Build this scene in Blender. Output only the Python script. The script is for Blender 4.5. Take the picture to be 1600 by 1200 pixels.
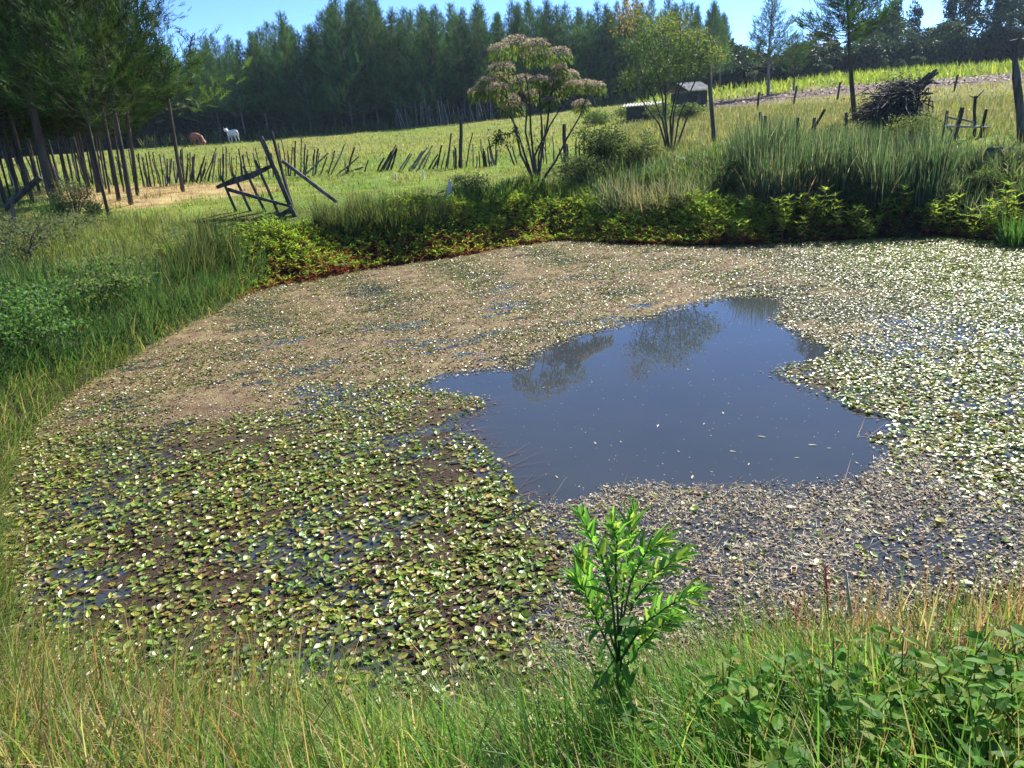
import bpy, math, random
import numpy as np
from mathutils import Matrix, Vector

for o in list(bpy.data.objects): bpy.data.objects.remove(o)
RS = np.random.RandomState(7); random.seed(7)
scene = bpy.context.scene
COLL = scene.collection
R = math.radians

# ------------------------------------------------------------------ camera, sky, sun, exposure
CAM_Z, PITCH, ROLL, FPX = 2.2, R(19), R(4.3), 1190.0
CAM = np.array([0, 0, CAM_Z])
fw = np.array([0, math.cos(PITCH), -math.sin(PITCH)])
rt0 = np.array([1.0, 0, 0]); up0 = np.array([0, math.sin(PITCH), math.cos(PITCH)])
rt = rt0*math.cos(ROLL) - up0*math.sin(ROLL)
upv = up0*math.cos(ROLL) + rt0*math.sin(ROLL)
cam = bpy.data.cameras.new('camera'); camo = bpy.data.objects.new('camera', cam); COLL.objects.link(camo)
cam.sensor_fit = 'HORIZONTAL'; cam.sensor_width = 36; cam.lens = 36*FPX/1600
cam.clip_start = 0.05; cam.clip_end = 3000
camo.matrix_world = Matrix(((rt[0], upv[0], -fw[0], 0), (rt[1], upv[1], -fw[1], 0), (rt[2], upv[2], -fw[2], CAM_Z), (0, 0, 0, 1)))
scene.camera = camo

SUN_AZ, SUN_EL = R(43), R(41)
world = bpy.data.worlds.new('World'); scene.world = world; world.use_nodes = True
wn = world.node_tree.nodes; wl = world.node_tree.links
sky = wn.new('ShaderNodeTexSky'); sky.sky_type = 'NISHITA'; sky.sun_disc = False
sky.sun_elevation = SUN_EL; sky.sun_rotation = SUN_AZ; sky.altitude = 3000; sky.air_density = 0.6; sky.dust_density = 0.0; sky.ozone_density = 8.0
bg = wn['Background']; bg.inputs['Strength'].default_value = 0.15
wl.new(sky.outputs[0], bg.inputs[0])
sd_ = np.array([math.sin(SUN_AZ)*math.cos(SUN_EL), math.cos(SUN_AZ)*math.cos(SUN_EL), math.sin(SUN_EL)])
sun = bpy.data.lights.new('sun', 'SUN'); sun.energy = 5.0; sun.angle = R(0.53); sun.color = (1.0, 0.95, 0.86)
suno = bpy.data.objects.new('sun', sun); COLL.objects.link(suno)
suno.rotation_euler = Vector(-sd_).to_track_quat('-Z', 'Y').to_euler()
scene.view_settings.view_transform = 'Standard'; scene.view_settings.look = 'None'
scene.view_settings.exposure = 1.25; scene.view_settings.gamma = 1.0
scene.cycles.max_bounces = 4; scene.cycles.diffuse_bounces = 2; scene.cycles.glossy_bounces = 2; scene.cycles.transmission_bounces = 3; scene.cycles.transparent_max_bounces = 4

HAZE = .0003

# ------------------------------------------------------------------ helpers
def ray(px, py):
    d = fw*FPX + rt*(px-800) - upv*(py-600)
    return d/np.linalg.norm(d)
def on_plane(px, py, z=0.0):
    d = ray(px, py); t = (z-CAM_Z)/d[2]; return CAM + d*t
def at_depth(px, py, y):                    # the point of that line of sight that lies y metres ahead
    d = ray(px, py); return CAM + d*(y/d[1])

def fbm(x, y, s=1.0, seed=0, octv=3):
    rs = np.random.RandomState(seed); out = 0; a = 1.0; tot = 0
    for o in range(octv):
        v = 0
        for k in range(5):
            th = rs.rand()*6.283; f = (0.7+0.6*rs.rand())*s*2**o
            v = v + np.sin((x*math.cos(th)+y*math.sin(th))*f*2.2 + rs.rand()*6.283)
        out = out + a*v/2.6; tot += a; a *= 0.55
    return out/tot

class MB:
    def __init__(s): s.V = []; s.T = []; s.C = []; s.M = []; s.n = 0
    def add(s, V, T, col=(.5, .5, .5), mat=0):
        V = np.asarray(V, float); T = np.asarray(T, int)
        if len(V) == 0: return
        c = np.asarray(col, float)
        if c.ndim == 1: c = np.tile(c, (len(V), 1))
        s.V.append(V); s.T.append(T+s.n); s.C.append(c); s.M.append(np.full(len(T), mat)); s.n += len(V)
    def build(s, name, mats, parent=None, smooth=False):
        V = np.concatenate(s.V); T = np.concatenate(s.T); C = np.concatenate(s.C); M = np.concatenate(s.M)
        me = bpy.data.meshes.new(name)
        me.vertices.add(len(V)); me.vertices.foreach_set('co', V.astype(np.float32).ravel())
        me.loops.add(len(T)*3); me.loops.foreach_set('vertex_index', T.astype(np.int32).ravel())
        me.polygons.add(len(T)); me.polygons.foreach_set('loop_start', np.arange(0, len(T)*3, 3, dtype=np.int32))
        mats = mats if isinstance(mats, (list, tuple)) else [mats]
        for m in mats: me.materials.append(m)
        me.polygons.foreach_set('material_index', M.astype(np.int32))
        me.polygons.foreach_set('use_smooth', np.full(len(T), smooth))
        at = me.color_attributes.new('col', 'FLOAT_COLOR', 'POINT')
        at.data.foreach_set('color', np.concatenate([np.clip(C, 0, 1), np.ones((len(C), 1))], 1).astype(np.float32).ravel())
        me.update(calc_edges=True); me.validate()
        o = bpy.data.objects.new(name, me); COLL.objects.link(o)
        if parent: o.parent = parent
        return o

def tag(o, label=None, cat=None, group=None, kind=None):
    if label: o['label'] = label
    if cat: o['category'] = cat
    if group: o['group'] = group
    if kind: o['kind'] = kind
    return o
def empty(name, loc, rz=0.0, label=None, cat=None, group=None):
    o = bpy.data.objects.new(name, None); COLL.objects.link(o); o.location = [float(v) for v in loc]; o.rotation_euler = (0, 0, rz)
    o.empty_display_size = 0.1
    return tag(o, label, cat, group)
def copy_tree(o, parent=None):
    c = o.copy(); COLL.objects.link(c)
    if parent: c.parent = parent
    for ch in list(o.children): copy_tree(ch, c)
    return c

def norm(v): return v/np.maximum(np.linalg.norm(v, axis=-1, keepdims=True), 1e-9)
def frames(d, roll=None):                   # x along d, z as near to up as it gets, rolled about d
    d = norm(np.asarray(d, float)); upw = np.tile([0, 0, 1.0], (len(d), 1))
    upw[np.abs(d[:, 2]) > 0.98] = [0, 1, 0]
    y = norm(np.cross(upw, d)); z = np.cross(d, y)
    if roll is not None:
        c = np.cos(roll)[:, None]; s_ = np.sin(roll)[:, None]
        y, z = y*c + z*s_, z*c - y*s_
    return np.stack([d, y, z], 2)
def scatter(mb, TV, TT, pos, Rm, sc, cols, mat=0):
    TV = np.asarray(TV, float); n = len(pos)
    if n == 0: return
    sc = np.asarray(sc, float)
    if sc.ndim == 1: sc = sc[:, None]*np.ones((1, 3))
    P = TV[None]*sc[:, None, :]
    W = np.einsum('nij,nkj->nki', Rm, P) + np.asarray(pos)[:, None, :]
    k = len(TV); T = (np.asarray(TT)[None] + (np.arange(n)*k)[:, None, None]).reshape(-1, 3)
    cols = np.asarray(cols, float)
    C = np.repeat(cols, k, axis=0) if cols.ndim == 2 else np.tile(cols, (n*k, 1))
    mb.add(W.reshape(-1, 3), T, C, mat)
def vary(col, n, v=0.25, hue=0.12):
    c = np.tile(np.asarray(col, float), (n, 1))
    c = c*(1+v*RS.uniform(-1, 1, (n, 1)))*(1+hue*RS.uniform(-1, 1, (n, 3)))
    return np.clip(c, 0, 1)
def mixcols(cols, w, n, v=0.2, hue=0.1):
    idx = RS.choice(len(cols), n, p=np.array(w)/np.sum(w))
    c = np.asarray(cols, float)[idx]
    return np.clip(c*(1+v*RS.uniform(-1, 1, (n, 1)))*(1+hue*RS.uniform(-1, 1, (n, 3))), 0, 1)
def tube(mb, pts, rad, ns=6, col=(.2, .15, .1), mat=0, cap=True):
    pts = np.asarray(pts, float); n = len(pts); rad = np.broadcast_to(np.asarray(rad, float), (n,))
    d = np.gradient(pts, axis=0); F = frames(d)
    a = np.arange(ns)*2*math.pi/ns
    ring = np.stack([np.zeros(ns), np.cos(a), np.sin(a)], 1)
    V = (np.einsum('nij,kj->nki', F, ring)*rad[:, None, None] + pts[:, None]).reshape(-1, 3)
    T = []
    for i in range(n-1):
        for k in range(ns):
            a0 = i*ns+k; b0 = i*ns+(k+1) % ns
            T += [(a0, b0, b0+ns), (a0, b0+ns, a0+ns)]
    if cap:
        V = np.concatenate([V, pts[:1], pts[-1:]]); c0 = n*ns; c1 = c0+1
        for k in range(ns):
            T += [(c0, (k+1) % ns, k), (c1, (n-1)*ns+k, (n-1)*ns+(k+1) % ns)]
    mb.add(V, T, col, mat)
def blades(mb, pos, az, lean, curve, L, w, cols, seg=3, mat=0):
    n = len(pos)
    if n == 0: return
    pos = np.asarray(pos); h = np.stack([np.cos(az), np.sin(az), np.zeros(n)], 1); zz = np.array([0, 0, 1.0])
    ph = az + math.pi/2 + RS.uniform(-.9, .9, n); wv = np.stack([np.cos(ph), np.sin(ph), np.zeros(n)], 1)
    p = pos.copy(); V = []
    for i in range(seg+1):
        t = i/seg
        if i: 
            th = lean + curve*(t-.5/seg)
            p = p + (h*np.sin(th)[:, None] + zz*np.cos(th)[:, None])*(L/seg)[:, None]
        if i < seg:
            ww = (w*(1-0.75*t**1.5))[:, None]*0.5
            V += [p-wv*ww, p+wv*ww]
        else: V.append(p)
    V = np.stack(V, 1); k = V.shape[1]
    T = []
    for i in range(seg-1): T += [(2*i, 2*i+1, 2*i+3), (2*i, 2*i+3, 2*i+2)]
    T.append((2*seg-2, 2*seg-1, 2*seg))
    T = (np.array(T)[None]+(np.arange(n)*k)[:, None, None]).reshape(-1, 3)
    mb.add(V.reshape(-1, 3), T, np.repeat(cols, k, axis=0), mat)

LEAF_V = [(0, 0, 0), (.45, -.5, .06), (1, 0, -.04), (.45, .5, .06)]; LEAF_T = [(0, 1, 2), (0, 2, 3)]
LANCE_V = [(0, 0, 0), (.3, -.5, .07), (.3, .5, .07), (.3, 0, 0), (.65, -.38, .05), (.65, .38, .05), (.65, 0, 0), (1, 0, -.1)]
LANCE_T = [(0, 1, 3), (0, 3, 2), (1, 4, 6), (1, 6, 3), (3, 6, 5), (3, 5, 2), (4, 7, 6), (6, 7, 5)]
def spray_template(ns=6):
    V = [(0, -.04, 0), (0, .04, 0), (1, 0, 0)]; T = [(0, 1, 2)]
    for i in range(ns):
        x = .12+.72*i/ns; s_ = 1 if i % 2 else -1; l = .46*(1-.6*x); k = len(V)
        V += [(x, s_*.01, 0), (x+.09, s_*.01, 0.01), (x+l*.8, s_*l*.62, .05)]; T.append((k, k+1, k+2))
    return V, T
SPRAY = spray_template(6)

# ------------------------------------------------------------------ materials
def mat_new(name):
    m = bpy.data.materials.new(name); m.use_nodes = True
    return m, m.node_tree.nodes, m.node_tree.links, m.node_tree.nodes['Principled BSDF']
def leaf_mat(name, rough=.5, spec=.4, trans=.35, boost=1.5, objvar=.25):
    m, N, L, p = mat_new(name)
    a = N.new('ShaderNodeAttribute'); a.attribute_name = 'col'
    oi = N.new('ShaderNodeObjectInfo'); mr = N.new('ShaderNodeMapRange'); mr.inputs[3].default_value = 1-objvar; mr.inputs[4].default_value = 1+objvar
    L.new(oi.outputs['Random'], mr.inputs[0])
    hs = N.new('ShaderNodeHueSaturation'); L.new(a.outputs['Color'], hs.inputs['Color']); L.new(mr.outputs[0], hs.inputs['Value'])
    L.new(hs.outputs[0], p.inputs['Base Color']); p.inputs['Roughness'].default_value = rough; p.inputs['Specular IOR Level'].default_value = spec
    if trans > 0:
        t = N.new('ShaderNodeBsdfTranslucent'); mx = N.new('ShaderNodeMixRGB'); mx.blend_type = 'MULTIPLY'; mx.inputs[0].default_value = 1
        mx.inputs[2].default_value = (boost*1.0, boost*1.0, boost*.6, 1); L.new(hs.outputs[0], mx.inputs[1]); L.new(mx.outputs[0], t.inputs[0])
        ms = N.new('ShaderNodeMixShader'); ms.inputs[0].default_value = trans
        L.new(p.outputs[0], ms.inputs[1]); L.new(t.outputs[0], ms.inputs[2]); L.new(ms.outputs[0], N['Material Output'].inputs[0])
    return m
def wood_mat(name, c1, c2, scale=6, rough=.85, bump=.4, stretch=.12):
    m, N, L, p = mat_new(name)
    tc = N.new('ShaderNodeTexCoord'); mp = N.new('ShaderNodeMapping'); mp.inputs['Scale'].default_value = (1, 1, stretch)
    n = N.new('ShaderNodeTexNoise'); n.inputs['Scale'].default_value = scale; n.inputs['Detail'].default_value = 6
    L.new(tc.outputs['Object'], mp.inputs[0]); L.new(mp.outputs[0], n.inputs['Vector'])
    oi = N.new('ShaderNodeObjectInfo')
    r = N.new('ShaderNodeValToRGB'); r.color_ramp.elements[0].position = .35; r.color_ramp.elements[1].position = .68
    r.color_ramp.elements[0].color = (*c1, 1); r.color_ramp.elements[1].color = (*c2, 1)
    hs = N.new('ShaderNodeHueSaturation'); mr = N.new('ShaderNodeMapRange'); mr.inputs[3].default_value = .7; mr.inputs[4].default_value = 1.3
    L.new(oi.outputs['Random'], mr.inputs[0]); L.new(mr.outputs[0], hs.inputs['Value'])
    L.new(n.outputs[0], r.inputs[0]); L.new(r.outputs[0], hs.inputs['Color']); L.new(hs.outputs[0], p.inputs['Base Color'])
    p.inputs['Roughness'].default_value = rough; p.inputs['Specular IOR Level'].default_value = .2
    b = N.new('ShaderNodeBump'); b.inputs['Strength'].default_value = bump; b.inputs['Distance'].default_value = .02
    L.new(n.outputs[0], b.inputs['Height']); L.new(b.outputs[0], p.inputs['Normal'])
    return m
M_grass = leaf_mat('grass_blade', .5, .3, .5, 1.55, 0)
M_leaf = leaf_mat('plant_leaf', .55, .18, .5, 1.6, .12)
M_needle = leaf_mat('cypress_needle', .7, .08, .28, 1.4, .25)
M_tree = leaf_mat('tree_leaf', .55, .3, .3, 1.4, .25)
M_float = leaf_mat('floating_leaf', .38, .6, .28, 1.4, .1)
M_dead = leaf_mat('dead_plant', .6, .3, .15, 1.2, 0)
M_bark = wood_mat('cypress_bark', (.026, .021, .017), (.10, .082, .068), 9)
M_bark2 = wood_mat('pale_bark', (.09, .075, .06), (.24, .21, .18), 9)
M_wood = wood_mat('weathered_timber', (.022, .020, .018), (.11, .10, .088), 14)
M_mid = wood_mat('dull_grey_timber', (.05, .046, .04), (.17, .155, .135), 14)
M_grey = wood_mat('grey_split_wood', (.1, .09, .08), (.3, .28, .25), 14)
M_pale = wood_mat('pale_cut_wood', (.4, .36, .28), (.7, .66, .56), 10)

def ground_mat():
    m, N, L, p = mat_new('ground_earth')
    a = N.new('ShaderNodeAttribute'); a.attribute_name = 'col'
    tc = N.new('ShaderNodeTexCoord')
    n1 = N.new('ShaderNodeTexNoise'); n1.inputs['Scale'].default_value = 1.6; n1.inputs['Detail'].default_value = 8
    n2 = N.new('ShaderNodeTexNoise'); n2.inputs['Scale'].default_value = 28; n2.inputs['Detail'].default_value = 6
    L.new(tc.outputs['Object'], n1.inputs['Vector']); L.new(tc.outputs['Object'], n2.inputs['Vector'])
    hs = N.new('ShaderNodeHueSaturation'); L.new(a.outputs['Color'], hs.inputs['Color'])
    ad = N.new('ShaderNodeMath'); ad.operation = 'ADD'; L.new(n1.outputs[0], ad.inputs[0]); L.new(n2.outputs[0], ad.inputs[1])
    mr = N.new('ShaderNodeMapRange'); mr.inputs[1].default_value = .7; mr.inputs[2].default_value = 1.3; mr.inputs[3].default_value = .5; mr.inputs[4].default_value = 1.5
    L.new(ad.outputs[0], mr.inputs[0]); L.new(mr.outputs[0], hs.inputs['Value'])
    mh = N.new('ShaderNodeMapRange'); mh.inputs[1].default_value = .3; mh.inputs[2].default_value = .7; mh.inputs[3].default_value = .47; mh.inputs[4].default_value = .53
    L.new(n1.outputs[0], mh.inputs[0]); L.new(mh.outputs[0], hs.inputs['Hue'])
    L.new(hs.outputs[0], p.inputs['Base Color']); p.inputs['Roughness'].default_value = .95; p.inputs['Specular IOR Level'].default_value = .1
    b = N.new('ShaderNodeBump'); b.inputs['Strength'].default_value = .8; b.inputs['Distance'].default_value = .06
    L.new(n2.outputs[0], b.inputs['Height']); L.new(b.outputs[0], p.inputs['Normal'])
    return m
def water_mat():
    m, N, L, p = mat_new('pond_water')
    tc = N.new('ShaderNodeTexCoord')
    n = N.new('ShaderNodeTexNoise'); n.inputs['Scale'].default_value = 1.3; n.inputs['Detail'].default_value = 3
    L.new(tc.outputs['Object'], n.inputs['Vector'])
    r = N.new('ShaderNodeValToRGB'); r.color_ramp.elements[0].color = (.030, .036, .041, 1); r.color_ramp.elements[1].color = (.044, .050, .055, 1)
    L.new(n.outputs[0], r.inputs[0]); L.new(r.outputs[0], p.inputs['Base Color'])
    p.inputs['Roughness'].default_value = .012; p.inputs['IOR'].default_value = 1.333
    n2 = N.new('ShaderNodeTexNoise'); n2.inputs['Scale'].default_value = 9; n2.inputs['Detail'].default_value = 2
    L.new(tc.outputs['Object'], n2.inputs['Vector'])
    b = N.new('ShaderNodeBump'); b.inputs['Strength'].default_value = .006; b.inputs['Distance'].default_value = .02
    L.new(n2.outputs[0], b.inputs['Height']); L.new(b.outputs[0], p.inputs['Normal'])
    return m
M_ground = ground_mat(); M_water = water_mat()
M_mat = ground_mat(); M_mat.name = 'rotting_weed'; M_mat.node_tree.nodes['Principled BSDF'].inputs['Roughness'].default_value = .7
M_mat.node_tree.nodes['Bump'].inputs['Distance'].default_value = .03
for n_ in M_mat.node_tree.nodes:
    if n_.type == 'TEX_NOISE': n_.inputs['Scale'].default_value *= 3

# ------------------------------------------------------------------ the lie of the land
def smooth_closed(P, sub=5):
    P = np.asarray(P); n = len(P); out = []
    for i in range(n):
        p0, p1, p2, p3 = P[i-1], P[i], P[(i+1) % n], P[(i+2) % n]
        for k in range(sub):
            t = k/sub
            out.append(.5*((2*p1)+(-p0+p2)*t+(2*p0-5*p1+4*p2-p3)*t*t+(-p0+3*p1-3*p2+p3)*t**3))
    return np.array(out)
shore_px = [(20, 1040), (-5, 920), (0, 800), (20, 700), (90, 630), (180, 570), (255, 528), (330, 490), (400, 452), (480, 438), (570, 420), (700, 402), (800, 384),
            (880, 374), (980, 380), (1100, 384), (1250, 380), (1400, 372), (1500, 372), (1600, 386), (1750, 420), (1850, 520), (1900, 700), (1800, 840),
            (1600, 945), (1450, 968), (1300, 985), (1150, 1015), (1050, 1040), (900, 1070), (780, 1105), (600, 1120), (450, 1110), (300, 1095), (150, 1075)]
SHORE = smooth_closed([on_plane(x, y)[:2] for x, y in shore_px], 4)
open_px = [(655, 607), (700, 588), (760, 580), (820, 578), (850, 548), (905, 525), (960, 514), (1010, 500), (1090, 478), (1150, 464), (1218, 466), (1225, 482), (1205, 503), (1250, 528),
           (1295, 548), (1270, 562), (1225, 570), (1196, 580), (1230, 600), (1290, 624), (1345, 648), (1388, 657), (1375, 675), (1345, 688), (1388, 702), (1380, 738), (1330, 766), (1230, 772),
           (1150, 765), (1080, 768), (1010, 764), (960, 772), (920, 790), (870, 803), (838, 790), (812, 765), (795, 725), (745, 685), (718, 655), (765, 640), (758, 622), (700, 613)]
OPEN = np.array([on_plane(x, y)[:2] for x, y in open_px])
def inpoly(P, x, y):
    x = np.asarray(x); y = np.asarray(y); c = np.zeros(x.shape, bool); j = len(P)-1
    for i in range(len(P)):
        xi, yi = P[i]; xj, yj = P[j]
        c ^= ((yi > y) != (yj > y)) & (x < (xj-xi)*(y-yi)/((yj-yi) + 1e-12)+xi); j = i
    return c
def sdist(P, x, y):                          # signed distance, positive outside
    d2 = np.full(np.shape(x), 1e9)
    for i in range(len(P)):
        a = P[i-1]; b = P[i]; ab = b-a; t = np.clip(((x-a[0])*ab[0]+(y-a[1])*ab[1])/(ab@ab+1e-12), 0, 1)
        d2 = np.minimum(d2, (x-a[0]-t*ab[0])**2+(y-a[1]-t*ab[1])**2)
    d = np.sqrt(d2); return np.where(inpoly(P, x, y), -d, d)
GX0, GX1, GY0, GY1, GS = -22.0, 28.0, -8.0, 28.0, 0.08
_gx = np.arange(GX0, GX1, GS); _gy = np.arange(GY0, GY1, GS); _X, _Y = np.meshgrid(_gx, _gy)
_SD = sdist(SHORE, _X, _Y); _OD = sdist(OPEN, _X, _Y)
def _lookup(A, x, y):
    fx = np.clip((np.asarray(x)-GX0)/GS, 0, len(_gx)-1.001); fy = np.clip((np.asarray(y)-GY0)/GS, 0, len(_gy)-1.001)
    i = fx.astype(int); j = fy.astype(int); u = fx-i; v = fy-j
    return A[j, i]*(1-u)*(1-v)+A[j, i+1]*u*(1-v)+A[j+1, i]*(1-u)*v+A[j+1, i+1]*u*v
def SD(x, y): return _lookup(_SD, x, y)
def OD(x, y): return _lookup(_OD, x, y)
def sstep(a, b, v): t = np.clip((v-a)/(b-a), 0, 1); return t*t*(3-2*t)
def field(x, y):
    a = x/np.maximum(np.abs(y), 2.0)
    t = sstep(-.15, .5, a)
    left = 1.1+.028*np.clip(y-26, 0, 50)
    right = 1.22+.008*np.clip(y-12, 0, 8)+.052*np.clip(y-21, 0, 50)
    f = left*(1-t)+right*t
    near = .62+.1*sstep(0, 4, np.abs(x))
    return near+(f-near)*sstep(2.5, 9, y)
def H(x, y):
    x = np.asarray(x, float); y = np.asarray(y, float)
    s = SD(x, y); W = 1.7+.9*sstep(3, 9, y)+1.8*sstep(0, 4, x)*sstep(6, 10, y)
    q = np.clip(s/W, 0, 1); bank = 1-(1-q)**2
    z = np.where(s > 0, field(x, y)*bank, -.5*np.clip(-s/1.2, 0, 1))
    return z + np.where(s > 0, .05*fbm(x, y, .5, 3)*np.clip(s, 0, 1)+.02*fbm(x, y, 2.5, 4, 2)*np.clip(s, 0, 1), 0)
def hit(px, py):                             # where that line of sight meets the ground
    d = ray(px, py); t = np.geomspace(1, 400, 4000); P = CAM+d*t[:, None]
    below = np.where(P[:, 2] < H(P[:, 0], P[:, 1]))[0]
    return P[below[0]] if len(below) else P[-1]
def ground_at(x, y): return np.array([x, y, float(H(x, y))])
def gpoly(pxs): return np.array([hit(x, y)[:2] for x, y in pxs])
def sample(P, n):
    lo = P.min(0); hi = P.max(0); out = []; m = 0
    while m < n:
        q = lo+(hi-lo)*RS.rand(n*2, 2); q = q[inpoly(P, q[:, 0], q[:, 1])]; out.append(q); m += len(q)
        if len(q) == 0: break
    q = np.concatenate(out)[:n]; return q
def g3(q, dz=0.0): return np.column_stack([q, H(q[:, 0], q[:, 1])+dz])

# colour zones of the land
dry_patch = gpoly([(60, 300), (215, 290), (400, 288), (410, 302), (300, 308), (215, 325), (120, 318)])
def ground_cols(x, y):
    n = len(x); s = SD(x, y); nz = fbm(x, y, .25, 11); n2 = fbm(x, y, .9, 12)
    green = np.array([.10, .17, .028]); yel = np.array([.21, .22, .045]); 
    t = np.clip(.45+.35*nz+.25*n2, 0, 1)[:, None]; c = green*(1-t)+yel*t
    # long dry grass on the upper fields
    u = sstep(24, 40, y)[:, None]*np.clip(.5+.4*fbm(x, y*.5, .12, 13), 0, 1)[:, None]
    c = c*(1-u)+np.array([.20, .19, .055])*u
    d = sstep(.9, -.6, sdist(dry_patch, x, y)+.6*n2)[:, None]; c = c*(1-d)+np.array([.36, .26, .13])*d
    rm = (sstep(16, 22, y)*sstep(.12, .25, x/np.maximum(y, 1)))[:, None]*.75; c = c*(1-rm)+np.array([.19, .175, .065])*rm
    # dug earth strip and wood floor
    a = x/np.maximum(y, 1); dug = (sstep(39, 41, y)*sstep(50, 48, y)*sstep(.15, .25, a))[:, None]; c = c*(1-dug)+np.array([.17, .125, .10])*dug
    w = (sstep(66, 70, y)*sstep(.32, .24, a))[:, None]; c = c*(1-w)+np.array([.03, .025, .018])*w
    b = sstep(2.2, .2, s)[:, None]; c = c*(1-b)+np.array([.035, .03, .018])*b  # shore mud, painted darker for the shaded gaps between grass blades
    return c
# one sheet out to the horizon, finer in front and near the water
ang = np.concatenate([np.linspace(-180, -62, 60, endpoint=False), np.linspace(-62, 62, 420, endpoint=False), np.linspace(62, 180, 60, endpoint=False)])*math.pi/180
rad = np.concatenate([[.02], np.geomspace(.4, 2.0, 14), np.linspace(2.1, 24, 190), np.geomspace(24.4, 110, 120), np.geomspace(115, 260, 12)])
A_, R_ = np.meshgrid(ang, rad); X = (R_*np.sin(A_)).ravel(); Y = (R_*np.cos(A_)).ravel()
na, nr = len(ang), len(rad); i = np.arange((nr-1)*na); r_ = i//na; k_ = i % na; a0 = r_*na+k_; b0 = r_*na+(k_+1) % na
T = np.concatenate([np.stack([a0, b0+na, b0], 1), np.stack([a0, a0+na, b0+na], 1)])
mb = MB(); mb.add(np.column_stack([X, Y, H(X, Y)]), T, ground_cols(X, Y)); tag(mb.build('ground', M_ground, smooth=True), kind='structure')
# water sheet, running a little under the banks
wpoly = SHORE + norm(SHORE-SHORE.mean(0))*.35
mb = MB(); c = wpoly.mean(0); V = np.concatenate([[[c[0], c[1], 0]], np.column_stack([wpoly, np.zeros(len(wpoly))])]); n = len(wpoly)
mb.add(V, [(0, 1+k, 1+(k+1) % n) for k in range(n)]); tag(mb.build('pond_water', M_water), kind='structure')

# ------------------------------------------------------------------ trees
def cypress(name, Ht, zb, Rad, nb, per, spl, r0, col, seed, bark, sparse=False, rise=.9, top=1.0):
    rs = np.random.RandomState(seed); root = empty(name, (0, 0, 0))
    zt = np.linspace(0, Ht, 9); wob = np.column_stack([.02*Ht*np.sin(zt*.9+seed)*(zt/Ht), .02*Ht*np.cos(zt*.7+seed)*(zt/Ht), zt])
    tr = MB(); wob[0, 2] = -.25; tube(tr, wob, r0*(1-.9*zt/Ht)+.004, 8)
    cr = MB(); P = []; D = []; S = []; C = []
    for b in range(nb):
        u = ((b+.5)/nb)**.9
        z = zb+(Ht-zb)*u*.985
        if sparse and .35 < u < .5: continue
        az = b*2.39996+rs.uniform(-.4, .4); l = (Rad*(1-u)**1.0*rs.uniform(.6, 1.35)+.07*Rad)*top**u
        el0 = rs.uniform(-.05, .35)+.35*u; pts = [np.array([np.interp(z, zt, wob[:, 0]), np.interp(z, zt, wob[:, 1]), z])]
        npt = 5
        for k in range(npt):
            el = el0+rise*(k/npt)**1.2; pts.append(pts[-1]+np.array([math.cos(az)*math.cos(el), math.sin(az)*math.cos(el), math.sin(el)])*l/npt)
        pts = np.array(pts); tube(tr, pts, np.linspace(r0*.16, .004, npt+1)*(1-.6*u), 3, cap=False)
        m = max(3, int(per*(.35+l/Rad*.8))); tt = rs.uniform(.12, 1.02, m)**.8
        seg = np.clip(tt*npt, 0, npt-1e-3); ii = seg.astype(int); f = (seg-ii)[:, None]
        p = pts[ii]*(1-f)+pts[np.minimum(ii+1, npt)]*f; d = norm(pts[np.minimum(ii+1, npt)]-pts[ii])
        d = norm(d+rs.normal(0, .55, (m, 3))*np.array([1, 1, .6])+np.array([0, 0, .12]))
        P.append(p+rs.normal(0, .05*Rad, (m, 3))); D.append(d); S.append(spl*rs.uniform(.6, 1.25, m)*(1-.6*u))
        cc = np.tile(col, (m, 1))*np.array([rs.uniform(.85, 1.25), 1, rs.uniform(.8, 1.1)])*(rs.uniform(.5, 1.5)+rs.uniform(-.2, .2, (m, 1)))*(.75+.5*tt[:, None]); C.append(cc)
    # leader
    m = 14; P.append(np.column_stack([np.full(m, wob[-1, 0]), np.full(m, wob[-1, 1]), Ht-rs.rand(m)*.1*Ht])); D.append(norm(np.column_stack([rs.normal(0, .35, (m, 2)), np.full(m, 1.0)]))); S.append(np.full(m, spl*.5)); C.append(np.tile(col, (m, 1)))
    P = np.concatenate(P); D = np.concatenate(D); S = np.concatenate(S); C = np.concatenate(C)
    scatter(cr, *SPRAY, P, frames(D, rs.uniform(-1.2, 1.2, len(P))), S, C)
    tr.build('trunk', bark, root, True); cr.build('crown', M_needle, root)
    return root
def place(root, loc, s=1.0, rz=0.0, tilt=(0, 0), first=False, sz=None):
    o = root if first else copy_tree(root)
    o.location = [float(v) for v in loc]; o.scale = (s, s, s if sz is None else sz); o.rotation_euler = (tilt[0], tilt[1], rz)
    return o
NEED = np.array([.048, .098, .034]); NEED2 = np.array([.045, .09, .024])

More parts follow.
